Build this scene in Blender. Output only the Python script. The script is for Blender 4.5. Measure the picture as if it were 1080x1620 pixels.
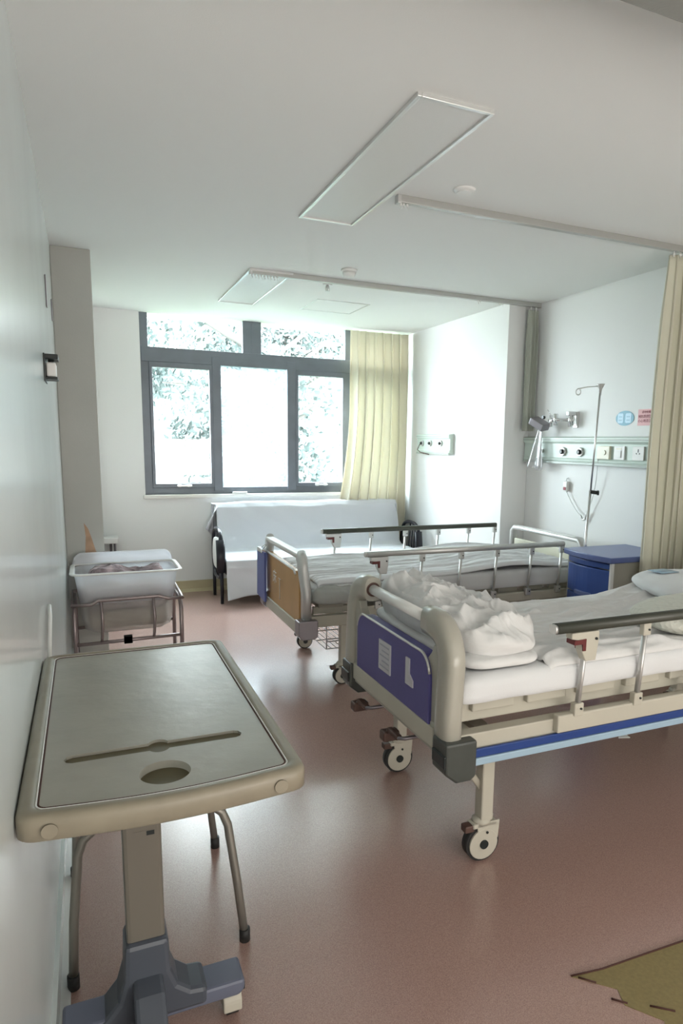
import bpy, bmesh, math, random
from mathutils import Vector, Matrix, noise
random.seed(7)
for o in list(bpy.data.objects): bpy.data.objects.remove(o)
SC = bpy.context.scene; COL = SC.collection
PI = math.pi

# ---------------------------------------------------------------- camera
cam_d = bpy.data.cameras.new('camera'); cam = bpy.data.objects.new('camera', cam_d); COL.objects.link(cam)
R_ = Vector((.914, -.405, .017)).normalized(); F_ = Vector((.402, .902, -.155)); F_ = (F_ - R_*F_.dot(R_)).normalized(); U_ = R_.cross(F_).normalized()
cam.matrix_world = Matrix(((R_.x, U_.x, -F_.x, 0), (R_.y, U_.y, -F_.y, 0), (R_.z, U_.z, -F_.z, 1.5), (0, 0, 0, 1)))
cam_d.sensor_fit = 'HORIZONTAL'; cam_d.sensor_width = 36; cam_d.lens = 1062.3/1080*36
cam_d.shift_x = -.065; cam_d.shift_y = .0356*1.5; cam_d.clip_start = .02; cam_d.clip_end = 200
SC.camera = cam
# ---------------------------------------------------------------- light
SC.view_settings.view_transform = 'Standard'; SC.view_settings.look = 'None'; SC.view_settings.gamma = 1
SC.view_settings.use_curve_mapping = False; SC.view_settings.exposure = 2.1
w = bpy.data.worlds.new('overcast_sky'); SC.world = w; w.use_nodes = True
nt = w.node_tree; bg = nt.nodes['Background']
tc = nt.nodes.new('ShaderNodeTexCoord'); sx = nt.nodes.new('ShaderNodeSeparateXYZ'); rp = nt.nodes.new('ShaderNodeValToRGB')
nt.links.new(tc.outputs['Generated'], sx.inputs[0]); nt.links.new(sx.outputs['Z'], rp.inputs[0]); nt.links.new(rp.outputs[0], bg.inputs[0])
rp.color_ramp.elements[0].position = 0; rp.color_ramp.elements[0].color = (.97, .99, 1, 1)
rp.color_ramp.elements[1].position = .7; rp.color_ramp.elements[1].color = (.93, .97, 1, 1)
bg.inputs[1].default_value = 8.5
def area(name, loc, rot, sx_, sy_, power, color=(1, 1, 1), portal=False):
    l = bpy.data.lights.new(name, 'AREA'); l.shape = 'RECTANGLE'; l.size = sx_; l.size_y = sy_; l.energy = power; l.color = color
    if portal: l.cycles.is_portal = True
    o = bpy.data.objects.new(name, l); COL.objects.link(o); o.location = loc; o.rotation_euler = rot
    return o
area('window_portal', (1.86, 6.98, 1.82), (-PI/2, 0, 0), 2.7, 1.75, 1, portal=True)
# added fill light behind the camera, tilted up to brighten the ceiling
area('rear_fill_light', (1.6, -2.2, 1.0), (PI/2+.75, 0, 0), 3.0, 1.4, 30, (1, .95, .88))

# ---------------------------------------------------------------- materials
def mat(name, col, rough=.5, metal=0, spec=.5, bump=0, bscale=60, var=0, vscale=3, trans=0, ior=1.45, coat=0, sheen=0, stretch=None, alpha=1, emit=0):
    m = bpy.data.materials.new(name); m.use_nodes = True; t = m.node_tree; b = t.nodes['Principled BSDF']
    b.inputs['Base Color'].default_value = (*col, 1); b.inputs['Roughness'].default_value = rough; b.inputs['Metallic'].default_value = metal
    b.inputs['Specular IOR Level'].default_value = spec; b.inputs['Transmission Weight'].default_value = trans; b.inputs['IOR'].default_value = ior
    b.inputs['Coat Weight'].default_value = coat; b.inputs['Coat Roughness'].default_value = .08; b.inputs['Sheen Weight'].default_value = sheen; b.inputs['Alpha'].default_value = alpha
    co = t.nodes.new('ShaderNodeTexCoord'); src = co.outputs['Object']
    if stretch:
        mp = t.nodes.new('ShaderNodeMapping'); mp.inputs['Scale'].default_value = stretch; t.links.new(src, mp.inputs[0]); src = mp.outputs[0]
    if var:
        n = t.nodes.new('ShaderNodeTexNoise'); n.inputs['Scale'].default_value = vscale; n.inputs['Detail'].default_value = 4
        mr = t.nodes.new('ShaderNodeMapRange'); mr.inputs[1].default_value = .3; mr.inputs[2].default_value = .7; mr.inputs[3].default_value = 1-var; mr.inputs[4].default_value = 1+var*.6
        vm = t.nodes.new('ShaderNodeVectorMath'); vm.operation = 'SCALE'; vm.inputs[0].default_value = col
        t.links.new(src, n.inputs['Vector']); t.links.new(n.outputs[0], mr.inputs[0]); t.links.new(mr.outputs[0], vm.inputs['Scale']); t.links.new(vm.outputs[0], b.inputs['Base Color'])
    if bump:
        n = t.nodes.new('ShaderNodeTexNoise'); n.inputs['Scale'].default_value = bscale; n.inputs['Detail'].default_value = 5
        bp = t.nodes.new('ShaderNodeBump'); bp.inputs['Strength'].default_value = bump; bp.inputs['Distance'].default_value = .01
        t.links.new(src, n.inputs['Vector']); t.links.new(n.outputs[0], bp.inputs['Height']); t.links.new(bp.outputs[0], b.inputs['Normal'])
    return m
M = {}
M['ceil'] = mat('ceiling_paint', (.855, .87, .86), .8, bump=.05, bscale=200)
M['wall'] = mat('wall_paint', (.84, .845, .84), .55, bump=.04, bscale=120)
M['gloss'] = mat('glossy_wall_paint', (.66, .71, .70), .26, bump=.05, bscale=7, var=.05, vscale=2, coat=.3)
M['column'] = mat('shaded_column_paint', (.44, .44, .41), .5, bump=.05, bscale=90, var=.05)  # darker than the other walls: the column's shade is put into its colour
M['base'] = mat('beige_baseboard', (.55, .47, .30), .35, var=.1)
M['sill'] = mat('sill_stone', (.78, .76, .72), .25, var=.05)
M['winframe'] = mat('grey_aluminium', (.17, .19, .22), .4, .3, var=.1, vscale=6)
M['steel'] = mat('stainless_steel', (.62, .62, .62), .28, 1)
M['chrome'] = mat('chrome', (.75, .75, .76), .15, 1)
M['satin'] = mat('satin_aluminium', (.62, .62, .61), .42, .7)
M['darkal'] = mat('dark_aluminium_rail', (.055, .058, .045), .35)
M['track'] = mat('track_aluminium', (.50, .50, .48), .4, .6)
M['abs'] = mat('warm_grey_plastic', (.40, .385, .33), .32, var=.05, coat=.2)
M['beige'] = mat('beige_powder_coat', (.50, .475, .40), .45, var=.06)
M['white'] = mat('white_plastic', (.82, .82, .80), .35)
M['cream'] = mat('cream_plastic', (.78, .76, .62), .35)
M['blue'] = mat('violet_blue_panel', (.085, .078, .26), .42, bump=.15, bscale=900, var=.08, vscale=300)
M['strip'] = mat('blue_stripe', (.02, .055, .22), .35)
M['lstrip'] = mat('pale_blue_stripe', (.34, .47, .58), .35)
M['cabblue'] = mat('royal_blue_plastic', (.045, .095, .33), .33, var=.05)
M['cabtop'] = mat('slate_blue_plastic', (.12, .16, .36), .3)
M['clip'] = mat('blue_clipboard', (.10, .13, .36), .4)
M['orange'] = mat('ochre_panel', (.52, .30, .12), .4, var=.1, vscale=5)
M['rubber'] = mat('black_rubber', (.02, .02, .02), .6)
M['bumper'] = mat('dark_green_grey_plastic', (.06, .066, .06), .4, var=.1, vscale=20)
M['brown'] = mat('brown_plastic', (.09, .05, .04), .5)
M['red'] = mat('maroon_plastic', (.12, .02, .02), .4)
M['sheet'] = mat('white_cotton', (.70, .71, .72), .85, bump=.10, bscale=260, sheen=.2)
M['sheetw'] = mat('white_cotton_creased', (.76, .77, .79), .85, bump=.5, bscale=6, sheen=.2, stretch=(1, 6, 6))
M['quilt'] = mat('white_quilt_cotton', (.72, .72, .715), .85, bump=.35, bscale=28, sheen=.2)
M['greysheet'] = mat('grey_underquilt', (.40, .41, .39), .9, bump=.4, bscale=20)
M['sofasheet'] = mat('white_cover_sheet', (.80, .82, .87), .85, bump=.25, bscale=5, sheen=.2)
M['curtain'] = mat('beige_curtain', (.84, .80, .68), .75, bump=.05, bscale=300, sheen=.3)
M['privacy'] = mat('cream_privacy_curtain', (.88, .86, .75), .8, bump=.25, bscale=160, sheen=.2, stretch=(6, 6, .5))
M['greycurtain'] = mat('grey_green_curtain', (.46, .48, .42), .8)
M['tabletop'] = mat('worn_grey_beige_plastic', (.33, .32, .275), .30, bump=.10, bscale=25, var=.10, vscale=9)
M['tableedge'] = mat('shaded_beige_edge', (.25, .22, .165), .42, var=.08, vscale=20)  # backlit front edge: shade darkened into the base colour
M['groove'] = mat('groove_plastic', (.10, .085, .045), .45)
M['post'] = mat('shaded_brown_post', (.155, .14, .115), .42)  # darkened so the post carries backlit shade in its colour
M['hub'] = mat('shaded_slate_plastic', (.07, .08, .10), .38)  # extra dark tone stands in for backlit shade on the hub
M['foot'] = mat('shaded_slate_foot', (.13, .145, .20), .4)  # base colour lowered to include the shade of the backlit foot
M['chairtube'] = mat('dull_grey_tube', (.26, .25, .22), .35, .5)
M['seat'] = mat('brown_vinyl', (.12, .08, .06), .5)
M['blackmetal'] = mat('black_metal', (.012, .012, .02), .3)
M['cribtube'] = mat('mauve_grey_tube', (.30, .25, .25), .32, .6)
M['mint'] = mat('mint_enamel', (.60, .70, .64), .35)
M['mintd'] = mat('grey_mint_enamel', (.42, .48, .44), .35)
M['black'] = mat('black_plastic', (.015, .02, .02), .35)
M['greymetal'] = mat('grey_bracket', (.25, .23, .25), .35, .7)
M['diffuser'] = mat('unlit_diffuser', (.74, .745, .735), .4, bump=.1, bscale=300)
M['silverframe'] = mat('silver_frame', (.72, .73, .72), .3, .6)
M['whiteframe'] = mat('white_frame', (.84, .84, .83), .35)
M['beam'] = mat('shaded_beam_paint', (.26, .27, .255), .8, bump=.1, bscale=150)  # dark tone paints in the shade under the beam
M['oval'] = mat('teal_blue_sticker', (.16, .40, .55), .4)
M['palebl'] = mat('pale_blue_print', (.50, .75, .92), .4)
M['pink'] = mat('pink_sign', (.82, .48, .50), .5)
M['redink'] = mat('dark_red_ink', (.30, .04, .06), .5)
M['greyink'] = mat('grey_ink', (.35, .36, .42), .5)
M['paper'] = mat('white_paper', (.82, .82, .80), .7)
M['label'] = mat('grey_white_label', (.55, .55, .58), .5)
M['blanket'] = mat('patterned_blanket', (.42, .33, .35), .9, bump=.3, bscale=40, var=.8, vscale=16)
M['stain'] = mat('bare_plaster', (.46, .30, .20), .8, var=.2, vscale=15)
M['patch'] = mat('olive_tan_vinyl', (.24, .19, .085), .4, bump=.1, bscale=300, var=.12, vscale=90)
M['seam'] = mat('dark_seam', (.06, .02, .015), .7)
M['leaf'] = mat('leaf', (.055, .078, .075), .6, var=.3)
M['bark'] = mat('bark', (.06, .06, .055), .9)
M['facade'] = mat('pale_facade', (.16, .18, .19), .8, var=.05)
M['facwin'] = mat('facade_window', (.12, .16, .18), .2)
M['grass'] = mat('grass', (.05, .08, .03), .9, var=.3, vscale=.5)
M['softpad'] = mat('bassinet_mattress', (.42, .37, .30), .9, var=.15, vscale=25)
# glass and clear plastic
def glassy(name, tcol, gl, rough, diff=0, dcol=(.8, .85, .9)):
    m = bpy.data.materials.new(name); m.use_nodes = True; t = m.node_tree; t.nodes.clear()
    o = t.nodes.new('ShaderNodeOutputMaterial'); tr = t.nodes.new('ShaderNodeBsdfTransparent'); g = t.nodes.new('ShaderNodeBsdfGlossy')
    tr.inputs[0].default_value = (*tcol, 1); g.inputs['Roughness'].default_value = rough
    mx = t.nodes.new('ShaderNodeMixShader'); mx.inputs[0].default_value = gl
    t.links.new(tr.outputs[0], mx.inputs[1]); t.links.new(g.outputs[0], mx.inputs[2]); out = mx
    if diff:
        d = t.nodes.new('ShaderNodeBsdfTranslucent'); d.inputs[0].default_value = (*dcol, 1)
        d2 = t.nodes.new('ShaderNodeBsdfDiffuse'); d2.inputs[0].default_value = (*dcol, 1)
        a = t.nodes.new('ShaderNodeMixShader'); t.links.new(d.outputs[0], a.inputs[1]); t.links.new(d2.outputs[0], a.inputs[2])
        n = t.nodes.new('ShaderNodeTexNoise'); n.inputs['Scale'].default_value = 5; c = t.nodes.new('ShaderNodeTexCoord'); t.links.new(c.outputs['Object'], n.inputs[0])
        mr = t.nodes.new('ShaderNodeMapRange'); mr.inputs[1].default_value = .3; mr.inputs[2].default_value = .7; mr.inputs[3].default_value = diff*.8; mr.inputs[4].default_value = diff*1.2; t.links.new(n.outputs[0], mr.inputs[0])
        b = t.nodes.new('ShaderNodeMixShader'); t.links.new(mr.outputs[0], b.inputs[0]); t.links.new(mx.outputs[0], b.inputs[1]); t.links.new(a.outputs[0], b.inputs[2]); out = b
    t.links.new(out.outputs[0], o.inputs[0]); return m
M['glass'] = glassy('window_glass', (.93, .97, .97), .06, .02)
M['dusty'] = glassy('dusty_window_glass', (.86, .93, .96), .05, .1, .12, (.60, .72, .78))
M['tubwhite'] = mat('white_tub_plastic', (.88, .89, .92), .3)
M['clear'] = glassy('clear_bassinet_plastic', (.85, .85, .84), .10, .15, .45, (.80, .78, .76))
M['bag'] = glassy('thin_clear_plastic', (.95, .95, .95), .2, .15, .25, (.85, .85, .88))
# floor: pinkish brown speckled vinyl with a satin finish
def floor_mat():
    m = bpy.data.materials.new('pink_brown_vinyl'); m.use_nodes = True; t = m.node_tree; b = t.nodes['Principled BSDF']
    c = t.nodes.new('ShaderNodeTexCoord'); n = t.nodes.new('ShaderNodeTexNoise'); n.inputs['Scale'].default_value = 420; n.inputs['Detail'].default_value = 2
    r = t.nodes.new('ShaderNodeValToRGB'); e = r.color_ramp.elements
    e[0].position = .3; e[0].color = (.30, .185, .16, 1); e[1].position = .7; e[1].color = (.45, .30, .255, 1)
    n2 = t.nodes.new('ShaderNodeTexNoise'); n2.inputs['Scale'].default_value = 2.2; n2.inputs['Detail'].default_value = 5
    mr = t.nodes.new('ShaderNodeMapRange'); mr.inputs[3].default_value = .15; mr.inputs[4].default_value = .25
    bp = t.nodes.new('ShaderNodeBump'); bp.inputs['Strength'].default_value = .08; bp.inputs['Distance'].default_value = .004
    L = t.links.new
    L(c.outputs['Object'], n.inputs[0]); L(c.outputs['Object'], n2.inputs[0]); L(n.outputs[0], r.inputs[0]); L(r.outputs[0], b.inputs['Base Color'])
    L(n2.outputs[0], mr.inputs[0]); L(mr.outputs[0], b.inputs['Roughness']); L(n.outputs[0], bp.inputs['Height']); L(bp.outputs[0], b.inputs['Normal'])
    b.inputs['Specular IOR Level'].default_value = 1.0
    return m
M['floor'] = floor_mat()
def translucent(m, col, f):
    t = m.node_tree; b = t.nodes['Principled BSDF']; o = [n for n in t.nodes if n.type == 'OUTPUT_MATERIAL'][0]
    d = t.nodes.new('ShaderNodeBsdfTranslucent'); d.inputs[0].default_value = (*col, 1); x = t.nodes.new('ShaderNodeMixShader'); x.inputs[0].default_value = f
    t.links.new(b.outputs[0], x.inputs[1]); t.links.new(d.outputs[0], x.inputs[2]); t.links.new(x.outputs[0], o.inputs[0])
translucent(M['tubwhite'], (.90, .92, .95), .5); translucent(M['curtain'], (.84, .81, .70), .3); translucent(M['privacy'], (.86, .84, .74), .45); translucent(M['sofasheet'], (.8, .82, .86), .12)

# ---------------------------------------------------------------- mesh helpers (all coordinates are room coordinates in metres)
class MB:
    def __init__(s): s.bm = bmesh.new(); s.smooth = False
    def box(s, x0, x1, y0, y1, z0, z1, bev=0, rot=None):
        g = bmesh.ops.create_cube(s.bm, size=1); vs = g['verts']
        c = Vector(((x0+x1)/2, (y0+y1)/2, (z0+z1)/2)); d = Vector((abs(x1-x0), abs(y1-y0), abs(z1-z0)))
        for v in vs: v.co = Vector((v.co.x*d.x, v.co.y*d.y, v.co.z*d.z))
        if bev:
            es = list({e for v in vs for e in v.link_edges})
            r = bmesh.ops.bevel(s.bm, geom=es, offset=min(bev, min(d)*.49), segments=2, profile=.5, affect='EDGES')
            vs = list({v for v in r['verts']} | {v for v in vs if v.is_valid})
        for v in vs:
            if rot: v.co = rot @ v.co
            v.co += c
        return s
    def tube(s, pts, r, seg=10, closed=False, flat=None, caps=True):
        """sweep a circle (or flat=(a,b) ellipse/rounded rect) along pts; r may be a list"""
        P = [Vector(p) for p in pts]; n = len(P); rings = []; prev = None
        for i, p in enumerate(P):
            if closed: d = P[(i+1) % n]-P[i-1]
            else: d = P[min(i+1, n-1)]-P[max(i-1, 0)]
            d.normalize()
            if prev is None:
                a = Vector((0, 0, 1)) if abs(d.z) < .9 else Vector((0, 1, 0)); nrm = (a-d*a.dot(d)).normalized()
            else:
                nrm = (prev-d*prev.dot(d)).normalized()
            prev = nrm; bi = d.cross(nrm); rr = r[i] if isinstance(r, (list, tuple)) else r; ring = []
            for k in range(seg):
                t = 2*PI*k/seg + (PI/4 if seg == 4 else 0); ca, sa = math.cos(t), math.sin(t)
                if flat:
                    q = 3.5; m_ = (abs(ca)**q+abs(sa)**q)**(-1/q); ring.append(s.bm.verts.new(p+nrm*ca*m_*flat[0]+bi*sa*m_*flat[1]))
                else: ring.append(s.bm.verts.new(p+nrm*ca*rr+bi*sa*rr))
            rings.append(ring)
        for i in range(n if closed else n-1):
            a, b = rings[i], rings[(i+1) % n]
            for k in range(seg): 
                f = s.bm.faces.new((a[k], a[(k+1) % seg], b[(k+1) % seg], b[k])); f.smooth = seg > 5
        if not closed and caps:
            s.bm.faces.new(rings[0][::-1]); s.bm.faces.new(rings[-1])
        return s
    def cyl(s, a, b, r, seg=20, r2=None): return s.tube([a, b], [r, r if r2 is None else r2], seg)
    def disc(s, c, ax, r, t, seg=28):
        c = Vector(c); ax = Vector(ax).normalized(); return s.cyl(c-ax*t/2, c+ax*t/2, r, seg)
    def lathe(s, c, prof, seg=28, axis='z'):
        c = Vector(c); rings = []
        for r, h in prof:
            ring = []
            for k in range(seg):
                t = 2*PI*k/seg; u, v = r*math.cos(t), r*math.sin(t)
                ring.append(s.bm.verts.new(c+(Vector((u, v, h)) if axis == 'z' else Vector((h, u, v)) if axis == 'x' else Vector((u, h, v)))))
            rings.append(ring)
        for a, b in zip(rings, rings[1:]):
            for k in range(seg): f = s.bm.faces.new((a[k], a[(k+1) % seg], b[(k+1) % seg], b[k])); f.smooth = True
        s.bm.faces.new(rings[0][::-1]); s.bm.faces.new(rings[-1]); return s
    def prism(s, poly, axis, a, b):
        """poly of 2D points in the plane perpendicular to axis, extruded a..b"""
        def mk(p, h): return {'x': (h, p[0], p[1]), 'y': (p[0], h, p[1]), 'z': (p[0], p[1], h)}[axis]
        A = [s.bm.verts.new(mk(p, a)) for p in poly]; B = [s.bm.verts.new(mk(p, b)) for p in poly]; n = len(poly)
        s.bm.faces.new(A); s.bm.faces.new(B[::-1])
        for k in range(n): s.bm.faces.new((A[k], B[k], B[(k+1) % n], A[(k+1) % n]))
        return s
    def grid(s, fn, nu, nv, thick=0):
        V = [[s.bm.verts.new(fn(i/(nu-1), j/(nv-1))) for j in range(nv)] for i in range(nu)]
        for i in range(nu-1):
            for j in range(nv-1): f = s.bm.faces.new((V[i][j], V[i+1][j], V[i+1][j+1], V[i][j+1])); f.smooth = True
        return s
def origin(o):
    v = Vector((0, 0, 0))
    while o: v += Vector(o.location); o = o.parent
    return v
def build(name, mb, m, parent=None, bevel=0, solid=0, loc=None, subsurf=0):
    bmesh.ops.recalc_face_normals(mb.bm, faces=mb.bm.faces) if not solid else None
    off = origin(parent) if parent else Vector(loc if loc else (0, 0, 0))
    if parent is None and loc is None:
        cs = [v.co for v in mb.bm.verts]; off = Vector(((min(c.x for c in cs)+max(c.x for c in cs))/2, (min(c.y for c in cs)+max(c.y for c in cs))/2, min(c.z for c in cs)))
    for v in mb.bm.verts: v.co -= off
    me = bpy.data.meshes.new(name); mb.bm.to_mesh(me); mb.bm.free()
    o = bpy.data.objects.new(name, me); COL.objects.link(o); me.materials.append(M[m] if isinstance(m, str) else m)
    if parent: o.parent = parent
    else: o.location = off
    if solid: md = o.modifiers.new('thickness', 'SOLIDIFY'); md.thickness = solid; md.offset = 0
    if bevel: md = o.modifiers.new('edge', 'BEVEL'); md.width = bevel; md.segments = 2; md.limit_method = 'ANGLE'; md.angle_limit = math.radians(40)
    return o
def thing(name, label, cat, loc, group=None):
    o = bpy.data.objects.new(name, None); COL.objects.link(o); o.location = loc; o.empty_display_size = .1
    return tag(o, label, cat, group)
def tag(o, label, cat, group=None):
    o['label'] = label; o['category'] = cat
    if group: o['group'] = group
    return o
def struct(o): o['kind'] = 'structure'; return o
def N(x, y, z=0): return noise.noise(Vector((x, y, z)))
def ridge(x, y, z=0): return 1-abs(N(x, y, z))*2
def arc(cx, cy, r, a0, a1, n=8): return [(cx+r*math.cos(math.radians(a0+(a1-a0)*i/n)), cy+r*math.sin(math.radians(a0+(a1-a0)*i/n))) for i in range(n+1)]
def rrect(x0, x1, y0, y1, r, n=6):
    return arc(x1-r, y1-r, r, 0, 90, n)+arc(x0+r, y1-r, r, 90, 180, n)+arc(x0+r, y0+r, r, 180, 270, n)+arc(x1-r, y0+r, r, 270, 360, n)
def text(name, body, size, m, parent, loc, rot, extr=.0004, align='CENTER'):
    c = bpy.data.curves.new(name, 'FONT'); c.body = body; c.size = size; c.extrude = extr; c.align_x = align; c.align_y = 'CENTER'; c.materials.append(M[m])
    tmp = bpy.data.objects.new('tmp', c); COL.objects.link(tmp); bpy.context.view_layer.update(); me = bpy.data.meshes.new_from_object(tmp.evaluated_get(bpy.context.evaluated_depsgraph_get())); bpy.data.objects.remove(tmp)
    o = bpy.data.objects.new(name, me); COL.objects.link(o); o.parent = parent; o.location = Vector(loc)-origin(parent); o.rotation_euler = rot; return o

# ================================================================= SETTING
XL, XR, YW, YB, ZC = -.14, 3.5, 6.8, -1.9, 2.66
struct(build('floor', MB().box(XL-.2, XR+.2, -4.35, YW+.3, -.12, 0), 'floor'))
struct(build('ceiling', MB().box(XL-.2, XR+.2, -4.35, YW+.3, ZC, ZC+.12), 'ceil'))
struct(build('wall_left', MB().box(XL-.15, XL, YB, YW+.2, 0, ZC), 'gloss'))
struct(build('wall_right', MB().box(XR, XR+.15, YB, YW+.2, 0, ZC), 'wall'))
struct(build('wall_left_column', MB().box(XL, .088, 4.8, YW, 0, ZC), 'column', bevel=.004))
struct(build('wall_right_column', MB().box(3.25, XR, 4.87, YW, 0, ZC), 'wall', bevel=.004))
# window wall with the opening
WX0, WX1, WZ0 = .51, 3.2, .97
wb = MB(); wb.box(XL, WX0, YW, YW+.24, 0, ZC); wb.box(WX1, XR, YW, YW+.24, 0, ZC); wb.box(WX0, WX1, YW, YW+.24, 0, WZ0-.03)
struct(build('wall_front', wb, 'wall'))
# wall behind the photographer with a wide opening that lets the added fill light in
wb = MB(); wb.box(XL, .0, YB-.15, YB, 0, ZC); wb.box(3.2, XR, YB-.15, YB, 0, ZC); wb.box(0, 3.2, YB-.15, YB, 2.7-.02, ZC)
struct(build('wall_back', wb, 'wall'))
wb = MB(); wb.box(XL-.2, XR+.2, -4.35, -4.2, -.1, ZC+.1).box(XL-.2, XL, -4.2, YB-.15, -.1, ZC+.1).box(XR, XR+.2, -4.2, YB-.15, -.1, ZC+.1)
struct(build('wall_corridor_block', wb, 'wall'))  # unseen corridor shell, added to shut out sky light from behind
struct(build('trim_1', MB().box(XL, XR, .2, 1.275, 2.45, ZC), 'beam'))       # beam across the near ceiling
def cove(x0, y0, x1, y1, nx, ny):
    mb = MB(); prof = [(0, .11), (.012, .11), (.012, .03), (.03, .006), (.035, 0), (0, 0)]
    A = [mb.bm.verts.new((x0+nx*p, y0+ny*p, z)) for p, z in prof]; B = [mb.bm.verts.new((x1+nx*p, y1+ny*p, z)) for p, z in prof]
    mb.bm.faces.new(A); mb.bm.faces.new(B[::-1])
    for k in range(6): mb.bm.faces.new((A[k], B[k], B[(k+1) % 6], A[(k+1) % 6]))
    return mb
struct(build('baseboard_left', cove(XL, YB, XL, 4.8, 1, 0), 'gloss'))
struct(build('baseboard_front', cove(.088, YW, 3.25, YW, 0, -1), 'base'))
struct(build('baseboard_right', cove(XR, YB, XR, 4.87, -1, 0), 'base'))
struct(build('baseboard_column', cove(3.25, 4.87, 3.25, YW, -1, 0), 'base'))
# ---- window
win = struct(thing('window_1', 'x', 'x', (WX0, YW+.07, WZ0))); del win['label']; del win['category']
y0, y1 = YW+.04, YW+.10
f = MB()
f.box(WX0, WX0+.075, y0, y1, WZ0, ZC, .004); f.box(WX0+.01, WX1, y0+.003, y1-.003, WZ0, 1.035, .004)
f.box(WX0+.01, WX1, y0-.01, y1, 2.22, 2.355, .004); f.box(1.47, 1.655, y0-.005, y1-.004, 2.3, ZC, .004); f.box(1.558, 1.566, y0-.010, y0, 2.35, ZC)
f.box(1.165, 1.25, y0-.014, y1-.005, 1.0, 2.3, .004); f.box(1.915, 2.005, y0-.014, y1-.005, 1.0, 2.3, .004)
f.box(2.545, 2.64, y0-.004, y1-.006, 1.0, ZC, .004); f.box(WX1-.06, WX1, y0-.006, y1-.002, WZ0, ZC, .004)
fr = build('window_frame', f, 'winframe', win)
for x0, x1 in ((.585, 1.165), (2.005, 2.545)):      # opening sashes
    s_ = MB(); s_.box(x0, x0+.028, y0-.016, y1-.02, 1.035, 2.22, .003); s_.box(x1-.028, x1, y0-.016, y1-.02, 1.035, 2.22, .003)
    s_.box(x0+.02, x1-.02, y0-.016, y1-.02, 1.035, 1.075, .003); s_.box(x0+.02, x1-.02, y0-.016, y1-.02, 2.17, 2.22, .003)
    so = build('sash', s_, 'winframe', win)
    h = MB(); cx = (x0+x1)/2; h.box(cx-.07, cx+.07, y0-.045, y0-.03, 1.045, 1.062, .004); h.box(cx-.06, cx-.03, y0-.035, y0-.015, 1.04, 1.066, .003); h.box(cx+.03, cx+.06, y0-.035, y0-.015, 1.04, 1.066, .003)
    build('window_handle', h, 'silverframe', so)
build('stay_bar', MB().cyl((.70, y0-.03, 2.03), (.92, y0-.03, 2.03), .006), 'satin', win)
for (a, b, c, d, g) in ((.585, 1.47, 2.355, ZC, 'glass'), (1.655, 2.545, 2.355, ZC, 'glass'), (2.64, WX1-.06, 2.355, ZC, 'glass'), (.60, 1.15, 1.06, 2.19, 'glass'), (1.25, 1.915, 1.035, 2.22, 'dusty'), (2.02, 2.53, 1.06, 2.19, 'glass'), (2.64, WX1-.06, 1.035, 2.22, 'dusty')):
    build('window_pane', MB().box(a, b, YW+.068, YW+.072, c, d), g, win)
sl = MB(); sl.box(WX0-.02, WX1, YW-.035, YW+.24, WZ0-.035, WZ0, .005)
build('window_sill', sl, 'sill', win)

# ================================================================= OUTSIDE
tag(build('lawn', MB().box(-40, 60, 8, 90, -7.4, -7.02), 'grass'), 'grass ground below the window between the trees', 'lawn')
bd = thing('apartment_building', 'pale multi-storey building seen through the lower window panes', 'building', (6, 34, -7))
build('wall', MB().box(-6, 22, 34, 40, -7, 5.2), 'facade', bd)
for i in range(7):
    for k in range(3):
        x = -4+i*3.7; z = -5+k*3.3
        build('window', MB().box(x, x+1.7, 33.93, 34.02, z, z+1.5), 'facwin', bd)
for k in range(3): build('balcony_slab', MB().box(-6, 22, 33.2, 34, -2.4+k*3.3, -2.2+k*3.3), 'facade', bd)
def tree(x, y, h, r, label, seed):
    rd = random.Random(seed); t = thing('leafy_tree', label, 'tree', (x, y, -7), 'trees beyond the window')
    b = MB(); b.tube([(x, y, -7), (x+.1, y, -3), (x-.1, y+.1, h-r)], [.22, .14, .06], 10)
    for k in range(9):
        a = rd.random()*2*PI; z = h-r*1.6+k*r*.25; b.tube([(x, y, z), (x+math.cos(a)*r*.35, y+math.sin(a)*r*.35, z+r*.2), (x+math.cos(a)*r*.8, y+math.sin(a)*r*.8, z+r*.55)], [.09, .06, .02], 6)
    build('trunk', b, 'bark', t)
    m = MB(); blobs = [(Vector((rd.gauss(0, .42), rd.gauss(0, .42), rd.gauss(-.35, .6))), .22+rd.random()*.2) for _ in range(34)]
    for c, br in blobs:
        for _ in range(230):
            d = Vector((rd.gauss(0, 1), rd.gauss(0, 1), rd.gauss(0, 1))).normalized()*(rd.random()**.4)*br
            p = Vector((x, y, h-r*.5))+(c+d)*r
            s_ = .05+rd.random()*.06; u = Vector((rd.gauss(0, 1), rd.gauss(0, 1), rd.gauss(0, 1))).normalized()*s_; v = u.orthogonal().normalized()*s_*.6
            m.bm.faces.new([m.bm.verts.new(q) for q in (p-u, p-v*.9, p+u, p+v)])
    build('foliage', m, 'leaf', t)
tree(.2, 14.5, 5.6, 2.3, 'leafy tree whose crown fills the upper left window pane', 1)
tree(4.6, 16.0, 6.4, 2.3, 'leafy tree seen behind the window mullion, right of the nearer tree', 2)
tree(9.6, 20.0, 6.4, 2.8, 'leafy tree farthest to the right beyond the window', 3)
tree(2.9, 13.2, 3.0, 2.0, 'lower leafy tree whose crown shows through the middle window pane', 5)
tree(4.4, 23.5, 7.6, 3.4, 'tallest and farthest leafy tree beyond the middle of the window', 4)

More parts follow.
